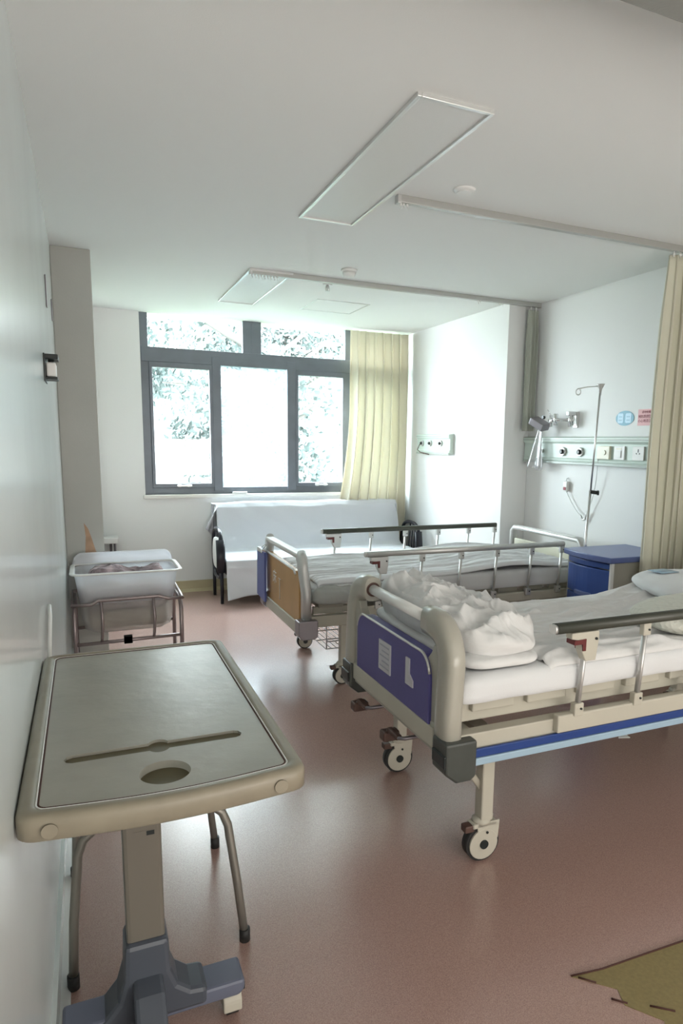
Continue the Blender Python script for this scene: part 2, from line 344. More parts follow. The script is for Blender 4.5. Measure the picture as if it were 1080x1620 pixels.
# ================================================================= CEILING FITTINGS
def troffer(x0, x1, y0, y1, label):
    t = thing('ceiling_light', label, 'ceiling light', ((x0+x1)/2, (y0+y1)/2, ZC), 'ceiling light panels')
    m = MB(); z0 = ZC-.014; e = .016
    for a in ((x0, x0+e, y0, y1), (x1-e, x1, y0, y1), (x0+e, x1-e, y0, y0+e), (x0+e, x1-e, y1-e, y1)): m.box(a[0], a[1], a[2], a[3], z0, ZC, .002)
    build('frame', m, 'silverframe', t)
    build('diffuser', MB().box(x0+e, x1-e, y0+e, y1-e, ZC-.006, ZC), 'diffuser', t)
troffer(1.07, 1.372, 2.20, 3.58, 'long unlit fluorescent panel in the ceiling nearest the viewer')
troffer(1.08, 1.385, 4.76, 5.96, 'unlit fluorescent panel in the ceiling beside the far curtain track')
t = thing('access_hatch', 'flush square ceiling hatch with thin frame near the window', 'ceiling hatch', (2.03, 5.74, ZC))
m = MB()
for a in ((1.80, 2.27, 5.50, 5.512), (1.80, 2.27, 5.968, 5.98), (1.80, 1.812, 5.512, 5.968), (2.258, 2.27, 5.512, 5.968)): m.box(*a, ZC-.006, ZC)
build('frame', m, 'silverframe', t); build('panel', MB().box(1.815, 2.255, 5.515, 5.965, ZC-.003, ZC), 'ceil', t)
t = thing('smoke_detector', 'round white smoke detector on the ceiling beside the far curtain track', 'smoke detector', (1.70, 4.50, ZC))
build('base', MB().lathe((1.70, 4.50, ZC-.02), [(.052, 0), (.055, .02)]), 'white', t); build('sensor_cap', MB().lathe((1.70, 4.50, ZC-.05), [(.022, 0), (.038, .006), (.045, .03)]), 'white', t)
t = thing('sprinkler', 'small metal fire sprinkler head on the ceiling past the smoke detector', 'sprinkler', (1.71, 4.98, ZC))
build('escutcheon', MB().lathe((1.71, 4.98, ZC-.008), [(.03, 0), (.036, .008)]), 'whiteframe', t)
s_ = MB().lathe((1.71, 4.98, ZC-.05), [(.016, 0), (.016, .003), (.006, .005), (.006, .02), (.011, .022), (.011, .042)]); s_.tube([(1.697, 4.98, ZC-.048), (1.695, 4.98, ZC-.03), (1.70, 4.98, ZC-.012)], .003, 6).tube([(1.723, 4.98, ZC-.048), (1.725, 4.98, ZC-.03), (1.72, 4.98, ZC-.012)], .003, 6)
build('nozzle', s_, 'steel', t)
t = thing('ceiling_speaker', 'shallow round white disc on the ceiling beside the near curtain track', 'ceiling disc', (1.655, 2.89, ZC))
build('rim', MB().lathe((1.655, 2.89, ZC-.012), [(.036, 0), (.05, .006), (.052, .012)]), 'whiteframe', t); build('grille', MB().lathe((1.655, 2.89, ZC-.015), [(.03, 0), (.033, .004)]), 'white', t)

def track(x0, x1, y, label, hooks):
    t = thing('curtain_track', label, 'curtain track', ((x0+x1)/2, y, ZC), 'ceiling curtain tracks')
    m = MB(); m.box(x0, x1, y-.017, y+.017, ZC-.034, ZC, .003); build('rail', m, 'track', t)
    m = MB(); m.box(x0-.008, x0+.012, y-.02, y+.02, ZC-.04, ZC, .004); build('end_cap', m, 'satin', t)
    for x in hooks:
        h = MB(); h.cyl((x, y, ZC-.045), (x, y, ZC-.033), .006, 8); h.tube([(x, y, ZC-.045), (x+.006, y, ZC-.055), (x, y, ZC-.062), (x-.005, y, ZC-.055)], .002, 6)
        build('glider_hook', h, 'white', t)
track(1.41, XR, 3.09, 'grey metal curtain track on the ceiling over the nearer bed gap', [1.425, 1.44, 1.46])
track(1.09, XR-.002, 4.79, 'grey metal curtain track on the ceiling beyond the farther bed', [1.10+.022*k for k in range(9)]+[2.9, 2.92, 3.10, 3.13])

# ================================================================= CURTAINS
def pleats(name, label, x0, x1, y, ztop, zbot, nf, amp, m, edge=lambda t: (0, 0), seed=0, nu=240, nv=60, cat='curtain', hooks=0):
    t = thing(name, label, cat, ((x0+x1)/2, y, zbot))
    def fn(u, v):
        z = ztop+(zbot-ztop)*v; l, r = edge(v); a = x0+l; b = x1+r
        uu = u+.012*N(u*9, v*1.4, seed)+.004*N(u*30, v*3, seed+3)
        ph = uu*nf*2*PI
        am = amp*(.45+.55*min(1, v*6))*(1+.5*N(u*4, v*1.2, seed+9))
        return (a+(b-a)*u+.25*amp*math.sin(2*ph), y+am*math.sin(ph)+.3*amp*N(u*20, v*2, seed+5), z)
    build('cloth', MB().grid(fn, nu, nv), m, t, solid=.002)
    if hooks:
        for k in range(hooks):
            x = x0+edge(0)[0]+(x1-x0)*(k+.5)/hooks; h = MB(); h.cyl((x, y, ztop-.01), (x, y, ZC-.034), .004, 8); h.lathe((x, y, ztop), [(.004, 0), (.009, .004), (.004, .012)], 10)
            build('glider_hook', h, 'white', t)
    return t
pleats('privacy_curtain', 'cream privacy curtain gathered by the wall between the two beds', 3.13, 3.485, 3.09, 2.605, .30, 6, .045, 'privacy', edge=lambda v: (.02-.035*math.sin(min(v, .5)*PI)+.03*max(0, v-.5), 0), hooks=7)
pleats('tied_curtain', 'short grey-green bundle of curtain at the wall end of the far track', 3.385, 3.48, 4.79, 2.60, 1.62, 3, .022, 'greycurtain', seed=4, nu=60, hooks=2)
pleats('window_curtain', 'beige satin curtain drawn to the right side of the window', 2.55, 3.215, 6.70, 2.64, .12, 7, .045, 'curtain', edge=lambda v: (-.30*max(0, (v-.3)/.7)**1.7*(1 if v < .68 else max(0, 1-(v-.68)*1.5)), 0), seed=11, nu=300)

# ================================================================= BEDS
def caster(parent, x, y, name='caster', r=.062, face=-1, ang=0):
    """swivel castor; wheel axis along y"""
    w_ = MB(); w_.disc((x, y, r), (0, 1, 0), r, .034, 32)
    c = build(name, MB().cyl((x, y, r*2+.005), (x, y, r*2+.05), .013, 14).lathe((x, y, r*2+.01), [(.034, 0), (.034, .012), (.02, .022)], 22), 'beige', parent)
    build('tyre', w_, 'rubber', c)
    k = MB()
    for s in (-1, 1):
        yy = y+s*.021; a, b = yy-.004, yy+.004
        poly = arc(x, r, r*.86, 0, 360, 26)[:-1]
        k.prism(poly, 'y', a, b)
        k.prism([(x-.02, r), (x+.06, r*1.2), (x+.065, r*2+.015), (x-.03, r*2+.015)], 'y', a+.001, b-.001)
    k.box(x-.045, x+.055, y-.024, y+.024, r*2-.004, r*2+.014, .004)
    build('shell', k, 'beige', c, bevel=.002)
    for s in (-1, 1):
        build('axle_cap', MB().disc((x, y+s*.027, r), (0, 1, 0), .017, .006, 18), 'black', c); build('rivet', MB().disc((x+.012, y+s*.026, r*1.65), (0, 1, 0), .005, .005, 10), 'black', c)
    p = MB(); p.box(x-.075, x-.035, y-.018, y+.018, r*1.75, r*2.15, .005); build('brake_pedal', p, 'brown', c)
    return c
def side_rail(parent, x0, x1, yb, zt, zb, struts, out, latch_m='beige', rail_m='darkal'):
    sr = build('side_rail', MB().tube([(x0, yb, zt), (x1, yb, zt)], 1, 16, flat=(.018, .021)), rail_m, parent)
    build('rail_end_cap', MB().tube([(x0-.012, yb, zt), (x0, yb, zt)], 1, 16, flat=(.016, .019)), 'satin', sr)
    for i, x in enumerate(struts):
        xt = x+.02; s_ = MB(); s_.tube([(xt, yb, zt-.045), (x, yb, zb)], 1, 12, flat=(.011, .007)); build('rail_post', s_, 'satin', sr)
        if i == 0:
            l = MB(); l.prism([(xt-.075, zt-.018), (xt+.045, zt-.018), (xt+.045, zt-.05), (xt+.035, zt-.125), (xt-.01, zt-.125), (xt-.03, zt-.085), (xt-.03, zt-.05), (xt-.075, zt-.04)], 'y', yb-.018, yb+.018)
            lo = build('latch_housing', l, latch_m, sr, bevel=.004)
            build('release_lever', MB().prism([(xt-.066, zt-.045), (xt-.015, zt-.042), (xt-.015, zt-.085), (xt-.028, zt-.085), (xt-.03, zt-.06), (xt-.066, zt-.06)], 'y', yb-.022, yb+.022), 'red', lo)
            b_ = MB(); b_.disc((xt+.03, yb-.02, zt-.045), (0, 1, 0), .005, .006, 10); build('rivet', b_, 'black', lo)
        else:
            l = MB(); l.box(xt-.018, xt+.018, yb-.012, yb+.012, zt-.062, zt-.014, .004); lo = build('post_clamp', l, latch_m, sr)
            build('rivet', MB().disc((xt+.006, yb-.014, zt-.04), (0, 1, 0), .004, .005, 10), 'black', lo)
        f_ = MB(); f_.box(x-.02, x+.02, yb-.014, yb+.014, zb-.02, zb+.028, .004); fo = build('post_foot', f_, latch_m, sr)
        build('rivet', MB().disc((x+.006, yb-.016, zb+.008), (0, 1, 0), .004, .005, 10), 'black', fo)
    return sr
def board_side(yo, yi, zb, zt, r):
    """path of one side of the ABS end board: up the outer post and over to the handle"""
    s = 1 if yi > yo else -1
    pts = [(yo, zb), (yo, zb+(zt-r-zb)*.5), (yo, zt-r)]
    for k in range(1, 9):
        a = PI/2*k/8; pts.append((yo+s*r*(1-math.cos(a)), zt-r+r*math.sin(a)))
    pts.append((yi, zt)); return pts

# ---------- nearer bed
X1, Y1, L1, W1 = 1.03, 1.78, 2.18, .96
bed = thing('hospital_bed', 'hospital bed nearest the viewer with blue footboard panel and crank handles', 'hospital bed', (X1+1.0, Y1+W1/2, 0), 'hospital beds')
yn, yf = Y1+.066, Y1+W1-.045
web = MB()
for yo, s in ((yn, 1), (yf, -1)):
    a = yo+s*.04; b = yo+s*.16
    web.prism([(a, .46), (a, .80), (a+s*.015, .83), (a+s*.045, .83), (a+s*.06, .80), (b-s*.03, .77), (b, .745), (b, .46)], 'x', X1+.015, X1+.05)
web.box(X1+.012, X1+.048, yn+.04, yf-.04, .455, .56, .005)
foot = build('footboard', web, 'abs', bed, bevel=.006)
for yo, s in ((yn, 1), (yf, -1)):
    pts = board_side(yo, yo+s*.17, .45, .895, .115)
    build('arched_side', MB().tube([(X1+.03+.012*max(0, 1-abs(z-.9)/.3), y, z) for y, z in pts], 1, 18, flat=(.050, .036)), 'abs', foot)
pan = [(yn+.09, .545), (yf-.09, .545), (yf-.09, .70)]+[(yf-.09-.07*(1-math.cos(PI/2*k/6)), .70+.085*math.sin(PI/2*k/6)) for k in range(1, 7)]+[(yn+.16-.07*math.sin(PI/2*k/6), .70+.085*math.cos(PI/2*k/6)) for k in range(0, 7)]
bp = build('blue_panel', MB().prism(pan, 'x', X1+.004, X1+.055), 'blue', foot, bevel=.003)
rim = MB().tube([(X1+.006, y, z+.003) for y, z in pan[3:-1]], .005, 8); build('panel_trim', rim, 'satin', foot)
hd = MB().cyl((X1+.042, yn+.15, .895), (X1+.042, yf-.15, .895), .021, 20); build('handle_tube', hd, 'white', foot)
for y in (yn+.165, yf-.165): build('handle_collar', MB().disc((X1+.042, y, .895), (0, 1, 0), .030, .016, 22), 'brown', foot)
lb = build('notice_label', MB().box(X1-.0005, X1+.004, 2.25, 2.36, .615, .735), 'label', foot)
for k in range(5): build('printed_line', MB().box(X1-.0015, X1, 2.262, 2.348-(.02 if k % 2 else 0), .63+k*.021, .636+k*.021), 'greyink', lb)
lb = build('small_label', MB().prism([(2.055, .635), (2.055, .66), (2.085, .68), (2.085, .735), (2.115, .735), (2.115, .635)], 'x', X1-.0005, X1+.004), 'label', foot)
st = build('lower_strip', MB().box(X1+.002, X1+.03, yn+.05, yf-.05, .475, .545, .004), 'beige', foot)
# corner bumpers
for y, s in ((Y1-.005, 1), (Y1+W1+.005, -1)):
    a, b = sorted((y, y+s*.10))
    m = MB(); m.prism([(X1-.012, .54), (X1+.105, .54), (X1+.105, .415), (X1+.085, .40), (X1+.03, .40), (X1-.012, .435)], 'y', a, b)
    bo = build('corner_bumper', m, 'bumper', bed, bevel=.008)
    a, b = sorted((y+s*.002, y+s*.09)); build('bumper_clip', MB().box(X1-.018, X1-.008, a, b, .455, .50, .004), 'black', bo)
# frame
fr = MB()
for y in (Y1+.06, Y1+W1-.06):
    fr.box(X1+.06, X1+L1, y-.025, y+.025, .475, .545, .004)
fr.box(X1+.07, X1+.13, Y1+.06, Y1+W1-.06, .42, .54); fr.box(X1+.20, X1+.26, Y1+.06, Y1+W1-.06, .42, .50); fr.box(X1+L1-.25, X1+L1-.19, Y1+.06, Y1+W1-.06, .42, .50)
frame = build('bed_frame', fr, 'beige', bed)
dk = MB()
dk.box(X1+.10, X1+L1-.05, Y1+.10, Y1+.125, .56, .63, .004); dk.box(X1+.10, X1+L1-.05, Y1+W1-.125, Y1+W1-.10, .56, .63, .004)
for k in range(9): dk.box(X1+.13+k*.225, X1+.30+k*.225, Y1+.075, Y1+W1-.075, .60, .645, .006)
build('mattress_deck', dk, 'beige', bed)
for y, s in ((Y1+.03, -1), (Y1+W1-.03, 1)):
    m = MB(); m.box(X1+.10, X1+L1, min(y, y+s*.012), max(y, y+s*.012), .465, .495, .003); build('blue_stripe', m, 'strip', frame)
    m = MB(); m.box(X1+.10, X1+L1, min(y, y+s*.016), max(y, y+s*.016), .438, .464, .004); build('pale_stripe', m, 'lstrip', frame)
    m = MB(); m.box(X1+.44, X1+L1-.35, min(y-s*.01, y+s*.022), max(y-s*.01, y+s*.022), .50, .565, .006); build('rail_base_bar', m, 'beige', frame)
side_rail(bed, 1.44, 2.95, Y1+.015, .882, .575, [1.555, 1.83, 2.105, 2.38, 2.655, 2.90], -1)
# far rail of this bed is folded down
sr = build('side_rail', MB().tube([(1.62, Y1+W1-.0, .60), (2.95, Y1+W1-.0, .60)], 1, 16, flat=(.018, .021)), 'darkal', bed)
for x in (1.7, 2.0, 2.3, 2.6, 2.9): build('rail_post', MB().tube([(x, Y1+W1-.0, .58), (x+.04, Y1+W1-.0, .50)], 1, 10, flat=(.010, .006)), 'satin', sr)
for x in (X1+.235, X1+L1-.22):
    for y in (1.92, 2.64):
        m = MB(); m.box(x-.025, x+.025, y-.025, y+.025, .155, .44, .006); lg = build('leg', m, 'beige', bed)
        if x < 2: build('brace', MB().tube([(X1+.10, y, .44), (x-.01, y, .27)], 1, 8, flat=(.012, .006)), 'beige', lg)
        caster(bed, x-.01, y, r=.068)
# cranks folded under the footboard
for y in (2.60, 2.42, ):
    pass
for y in (2.15, 2.47):
    m = MB(); m.tube([(X1+.2, y, .40), (X1+.02, y, .40), (X1+.005, y+.02, .395), (X1+.005, y+.12, .385)], .008, 8); c = build('crank', m, 'greymetal', bed)
    h = MB(); h.box(X1-.02, X1+.05, y+.10, y+.15, .345, .385, .008); h.box(X1-.005, X1+.02, y+.02, y+.11, .385, .405, .005); build('crank_handle', h, 'brown', c)
hx = X1+L1+.02
hbo = build('headboard', MB().box(hx-.02, hx+.015, Y1+.10, Y1+W1-.10, .50, .94, .01), 'abs', bed)
for yo, s in ((yn, 1), (yf, -1)): build('arched_side', MB().tube([(hx, y, z) for y, z in board_side(yo, yo+s*.17, .45, 1.02, .115)], 1, 18, flat=(.050, .036)), 'abs', hbo)
build('handle_tube', MB().cyl((hx, yn+.15, 1.02), (hx, yf-.15, 1.02), .021, 20), 'white', hbo)
build('blue_panel', MB().box(hx-.026, hx+.02, Y1+.17, Y1+W1-.17, .56, .90, .008), 'blue', hbo)
# mattress and bedding (separate things)
def mattress(x0, x1, y0, y1, z0, z1, label, m='sheet', puff=.0, wr=.006, name='mattress'):
    t = thing(name, label, 'mattress', ((x0+x1)/2, (y0+y1)/2, z0), 'sheeted mattresses')
    H = z1-z0; r = min(.03, H*.4); W = y1-y0
    path = [(y0+.01, z0), (y0, z0+.012)]
    path += [(y0-.0, z0+H*.3), (y0-.002, z0+H*.6)]
    path += [(y0+r*(1-math.cos(a)), z1-r+r*math.sin(a)) for a in (0, .4, .8, 1.2, PI/2)]
    path += [(y0+r+(W-2*r)*k/30, z1) for k in range(1, 30)]
    path += [(y1-r*(1-math.cos(a)), z1-r+r*math.sin(a)) for a in (PI/2, 1.2, .8, .4, 0)]
    path += [(y1+.002, z0+H*.6), (y1, z0+H*.3), (y1, z0+.012), (y1-.01, z0)]
    n = len(path); nu = 160
    def fn(u, v):
        i = v*(n-1); k = min(int(i+1e-6), n-1); y, z = path[k]
        e = min(u, 1-u)*(x1-x0); q = max(0, 1-e/.04); x = x0+(x1-x0)*u
        cy = (y0+y1)/2; top = max(0, (z-z0)/H)
        z = z0+(z-z0)*(1-.25*q*q) ; y = cy+(y-cy)*(1-.03*q*q)
        d = wr*top*(ridge(x*2.2+3, y*9, 1)*.7+.5*ridge(x*5, y*16, 5)-.6)+wr*.8*top*N(x*3, y*3, 8)
        side = abs(v-.5) > .36
        if side: y += (wr*1.2*N(x*8, z*16, 2))*(1 if v > .5 else -1)
        return (x, y, z+d)
    mb = MB().grid(fn, nu, n)
    # end caps
    mb.bm.verts.ensure_lookup_table()
    for st_ in (0, nu-1):
        loop = [mb.bm.verts[st_*n+k] for k in range(n)]
        mb.bm.faces.new(loop if st_ else loop[::-1])
    mb.bm.faces.new([mb.bm.verts[i*n] for i in (0, nu-1)]+[mb.bm.verts[i*n+n-1] for i in (nu-1, 0)])
    build('sheeted_mattress', mb, m, t); return t
mt = mattress(X1+.07, X1+L1-.08, Y1+.035, Y1+W1-.035, .646, .738, 'mattress under a creased white sheet on the nearer bed')
# top sheet lying on the mattress, creased, rising towards the pillows
def topsheet(x0, x1, y0, y1, zf, nu, nv, amp, fx, fy, seed):
    def fn(u, v):
        x = x0+(x1-x0)*u; y = y0+(y1-y0)*v
        e = min(v, 1-v)*(y1-y0); e2 = min(u, 1-u)*(x1-x0)
        z = zf(x, y)
        a = amp*min(1, e/.05)
        z += a*(ridge(x*fx, y*fy, seed)**3*.9+.5*ridge(x*fx*2.3+y*3, y*fy*1.7, seed+2)**2+.5*N(x*4, y*5, seed+4)+.2*N(x*16, y*22, seed+6))
        z -= .018*max(0, 1-e/.02)**2+.02*max(0, 1-e2/.03)**2
        return (x, y+.004*N(x*9, 0, seed), z)
    return MB().grid(fn, nu, nv)
zf1 = lambda x, y: .752-.03*max(0, (y-2.2)/.5)+.02*max(0, (x-2.1)/.8)+.04*max(0, min(1, (x-2.35)/.4))*max(0, (y-2.3)/.4)
tp = build('top_sheet', topsheet(1.45, 3.1, Y1+.045, Y1+W1-.045, zf1, 260, 140, .022, 2.0, 8, 3), 'quilt', None, solid=.006)
tag(tp, 'creased white top sheet spread over the nearer bed', 'bed sheet')
# crumpled quilt at the foot
def lump(x0, x1, y0, y1, zb, hf, nu, nv, amp, seed, sq=3.2, wave=None):
    def fn(u, v):
        a = 2*PI*u; rr = v
        ca, sa = math.cos(a), math.sin(a); m_ = (abs(ca)**sq+abs(sa)**sq)**(-1/sq)
        if v <= .8: t = v/.8; prof = 1
        else: t = 1; prof = 1
        R = min(1, v/.72); 
        cx, cy = (x0+x1)/2, (y0+y1)/2
        bul = 0; hh = 1.0
        if v > .72:
            q = (v-.72)/.28*PI; bul = .025*math.sin(q); hh = .5+.5*math.cos(q)
        x = cx+((x1-x0)/2-.025)*R*ca*m_+bul*ca; y = cy+((y1-y0)/2-.025)*R*sa*m_+bul*sa
        edge = 1-max(0, (R-.8)/.2)**2*.18
        H = hf(x, y)*edge
        z = zb+H*hh
        if v < .74 or v > 0:
            k = amp*hh
            z += k*(.9*ridge(x*6+seed, y*4, seed)**3+.8*ridge(x*3+y*5, y*3-x*4, seed+3)**3+.5*N(x*9, y*9, seed+5)+.3*N(x*22, y*22, seed+7)+.35*ridge(x*17, y*13, seed+11)**4-.6)
            x += .4*amp*N(x*12, y*12, z*8+seed); y += .5*amp*N(x*9, z*20, seed+9)
        return (x, y, max(z, zb))
    mb = MB().grid(fn, nu, nv); bmesh.ops.remove_doubles(mb.bm, verts=mb.bm.verts, dist=.0006); return mb
q1 = MB()
def qh(x, y):
    t = max(0, min(1, (y-1.85)/.85)); s_ = max(0, 1-(x-1.1)/.34)
    return .085+.030*t+.07*s_*(.35+.65*t)
q = lump(1.115, 1.50, 1.85, 2.71, .783, qh, 300, 64, .034, 2)
qt = thing('crumpled_quilt', 'crumpled folded white quilt heaped at the foot of the nearer bed', 'quilt', (1.3, 2.27, .747))
build('top_fold', q, 'quilt', qt)
build('lower_fold', lump(1.11, 1.47, 1.835, 2.70, .747, lambda x, y: .042, 180, 34, .006, 8, 5), 'quilt', qt)
# pillows
def pillow(name, label, cx, cy, z, lx, ly, h, m, rotz=0, tilt=0, seed=0):
    t = thing(name, label, 'pillow', (cx, cy, z))
    R = Matrix.Rotation(rotz, 3, 'Z') @ Matrix.Rotation(tilt, 3, 'Y')
    def fn(u, v):
        a, b = u*2*PI, (v-.5)*PI
        x, y = math.cos(a)*math.cos(b), math.sin(a)*math.cos(b); q_ = 3.2
        rr = (abs(math.cos(a))**q_+abs(math.sin(a))**q_)**(-1/q_); c = math.cos(b)**.45 if math.cos(b) > 0 else 0
        x = math.cos(a)*rr*c*lx/2; y = math.sin(a)*rr*c*ly/2; zz = math.sin(b)*h/2*(1-.35*(c*rr/1.19)**6)
        p = R @ Vector((x+.012*N(x*8, y*8, seed), y+.012*N(x*8, y*8, seed+3), zz*(1+.12*N(x*6, y*6, seed))))
        return (cx+p.x, cy+p.y, z+h/2+p.z)
    mb = MB().grid(fn, 90, 44); bmesh.ops.remove_doubles(mb.bm, verts=mb.bm.verts, dist=.0004)
    build('pillow_case', mb, m, t); return t
def tufted():
    m = bpy.data.materials.new('tufted_pillow'); m.use_nodes = True; t = m.node_tree; b = t.nodes['Principled BSDF']; b.inputs['Base Color'].default_value = (.70, .71, .64, 1); b.inputs['Roughness'].default_value = .85
    c = t.nodes.new('ShaderNodeTexCoord'); v = t.nodes.new('ShaderNodeTexVoronoi'); v.inputs['Scale'].default_value = 48; bp_ = t.nodes.new('ShaderNodeBump'); bp_.inputs['Strength'].default_value = .8; bp_.inputs['Distance'].default_value = .008
    t.links.new(c.outputs['Object'], v.inputs['Vector']); t.links.new(v.outputs['Distance'], bp_.inputs['Height']); t.links.new(bp_.outputs[0], b.inputs['Normal']); return m
M['tuft'] = tufted()
pillow('tufted_pillow', 'pale green-white tufted pillow on the nearer bed behind the rail', 2.36, 2.00, .752, .62, .36, .12, 'tuft', rotz=.05, seed=1)
pw = pillow('white_pillow', 'smooth white pillow lying at the far side of the nearer bed', 2.80, 2.42, .742, .50, .60, .12, 'sheet', rotz=-.2, seed=5)
build('blue_print', MB().grid(lambda u, v: (2.66+.12*u, 2.50+.10*v, -.05+.742+.1745+.0), 2, 2), 'lstrip', pw, solid=.002)

# ---------- farther bed
X2, Y2, L2, W2 = 1.13, 3.74, 2.13, .96
bed = thing('hospital_bed', 'farther hospital bed with ochre footboard panel, both side rails raised', 'hospital bed', (X2+1.0, Y2+W2/2, 0), 'hospital beds')
yn, yf = Y2+.06, Y2+W2-.06
fb = MB()
for yo, s in ((yn, 1), (yf, -1)):
    pts = [(yo, .36), (yo+s*.0, .60), (yo+s*.012, .74), (yo+s*.03, .80), (yo+s*.06, .82)]
    fb.tube([(X2+.03+(.035 if z < .7 else .02)-.02, y, z) for y, z in pts], 1, 16, flat=(.045, .028))
fb.box(X2+.005, X2+.05, yn+.03, yf-.03, .80, .83, .01)
foot = build('footboard', fb, 'satin', bed)
build('grip_bar', MB().box(X2, X2+.055, yn+.04, yf-.04, .815, .838, .008), 'white', foot)
pan = [(yn+.03, .40), (yf-.03, .40), (yf-.03, .72), (yf-.06, .735), (yn+.12, .715), (yn+.09, .69), (yn+.03, .715)]
op = build('ochre_panel', MB().prism(pan, 'x', X2+.01, X2+.045), 'orange', foot, bevel=.004)
build('panel_edge', MB().tube([(X2+.008, yf-.03, .735), (X2+.008, yn+.13, .722), (X2+.008, yn+.10, .70)], .007, 8), 'white', foot)
build('lower_strip', MB().box(X2, X2+.045, yn+.02, yf-.02, .335, .41, .005), 'beige', foot)
text('bed_marking', '床', .10, 'paper', op, (X2+.0085, 4.40, .585), (PI/2, 0, -PI/2))
m = MB(); m.tube([(X2+.008, 4.27, .60), (X2+.008, 4.27, .46)], .002, 6); m.tube([(X2+.008, 4.30, .60), (X2+.008, 4.24, .60)], .002, 6); build('marking_lines', m, 'paper', op)
for y, s in ((Y2-.01, 1), (Y2+W2+.01, -1)):
    a, b = sorted((y, y+s*.09))
    m = MB(); m.prism([(X2-.02, .44), (X2+.10, .44), (X2+.10, .34), (X2+.08, .325), (X2+.0, .325), (X2-.02, .35)], 'y', a, b); bo = build('corner_bumper', m, 'greymetal', bed, bevel=.006)
fr = MB()
for y in (Y2+.06, Y2+W2-.06): fr.box(X2+.05, X2+L2, y-.025, y+.025, .385, .455, .004)
for x in (X2+.07, X2+.26, X2+1.2, X2+L2-.25): fr.box(x, x+.05, Y2+.07, Y2+W2-.07, .39, .44)
frame = build('bed_frame', fr, 'beige', bed)
dk = MB()
for k in range(9): dk.box(X2+.13+k*.215, X2+.29+k*.215, Y2+.07, Y2+W2-.07, .495, .53, .005)
dk.box(X2+.10, X2+L2-.05, Y2+.09, Y2+.115, .455, .50); dk.box(X2+.10, X2+L2-.05, Y2+W2-.115, Y2+W2-.09, .455, .50)
build('mattress_deck', dk, 'beige', bed)
for y, s in ((Y2+.03, -1), (Y2+W2-.03, 1)):
    m = MB(); m.box(X2+.36, X2+L2-.15, min(y-s*.01, y+s*.02), max(y-s*.01, y+s*.02), .44, .50, .006); build('rail_base_bar', m, 'beige', frame)
side_rail(bed, 1.545, 3.03, Y2+.005, .825, .50, [1.62, 1.905, 2.19, 2.465, 2.745, 3.00], -1, 'satin', 'satin')
side_rail(bed, 1.58, 3.09, Y2+W2-.005, .845, .50, [1.66, 1.95, 2.24, 2.53, 2.81, 3.06], 1, 'satin', 'darkal')
for x in (X2+.29, X2+L2-.25):
    for y in (3.81, 4.60):
        m = MB(); m.box(x-.025, x+.025, y-.025, y+.025, .13, .39, .006); build('leg', m, 'beige', bed); caster(bed, x-.01, y, r=.056)
# wire rack under the bed
rk = MB()
for k in range(26): rk.tube([(1.34+k*.036, 3.90, .20), (1.34+k*.036, 4.52, .20)], .0025, 6)
for y in (3.90, 4.10, 4.31, 4.52): rk.tube([(1.34, y, .203), (2.24, y, .203)], .004, 6)
for y in (3.90, 4.52): rk.tube([(1.34, y, .25), (2.24, y, .25)], .004, 6); rk.tube([(1.34, y, .20), (1.34, y, .39)], .004, 6); rk.tube([(2.24, y, .20), (2.24, y, .39)], .004, 6)
build('wire_rack', rk, 'steel', bed)
# headboard
hb = MB(); xh = X2+L2-.02
hb.tube([(xh, Y2+.05, .42), (xh, Y2+.05, .80), (xh, Y2+.08, .83), (xh, Y2+W2-.08, .83), (xh, Y2+W2-.05, .80), (xh, Y2+W2-.05, .42)], 1, 14, flat=(.02, .03))
h_ = build('headboard', hb, 'satin', bed); build('ochre_panel', MB().box(xh-.012, xh+.012, Y2+.08, Y2+W2-.08, .50, .74, .005), 'cream', h_)
build('pull_bar', MB().box(xh-.022, xh+.02, Y2+.12, Y2+W2-.12, .835, .85, .005), 'white', h_)
mattress(X2+.09, X2+L2-.06, Y2+.03, Y2+W2-.03, .535, .655, 'mattress under a tightly creased white sheet on the farther bed', wr=.004)
q = topsheet(1.24, 3.2, Y2+.035, Y2+W2-.035, lambda x, y: .668+.05*math.exp(-((x-2.65)/.33)**2)*(.7+.3*math.sin((y-3.7)*3)), 240, 160, .014, .7, 15, 21)
tag(build('top_sheet', q, 'sheetw', None, solid=.006), 'white top sheet with long creases on the farther bed', 'bed sheet')
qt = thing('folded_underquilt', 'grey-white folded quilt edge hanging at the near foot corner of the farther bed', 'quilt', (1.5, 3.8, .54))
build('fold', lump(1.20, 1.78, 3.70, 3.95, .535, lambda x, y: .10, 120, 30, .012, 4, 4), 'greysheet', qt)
ck = thing('record_clipboard', 'blue record clipboard hanging on the far end of the ochre footboard', 'clipboard', (X2, 4.64, .38))
build('board', MB().prism([(4.53, .385), (4.53, .735), (4.74, .745), (4.76, .40)], 'x', X2-.03, X2-.016), 'clip', ck, bevel=.002)
build('clip', MB().box(X2-.04, X2-.005, 4.57, 4.70, .725, .755, .005).tube([(X2-.02, 4.6, .75), (X2+.01, 4.6, .79), (X2-.02, 4.67, .75)], .004, 6), 'chrome', ck)

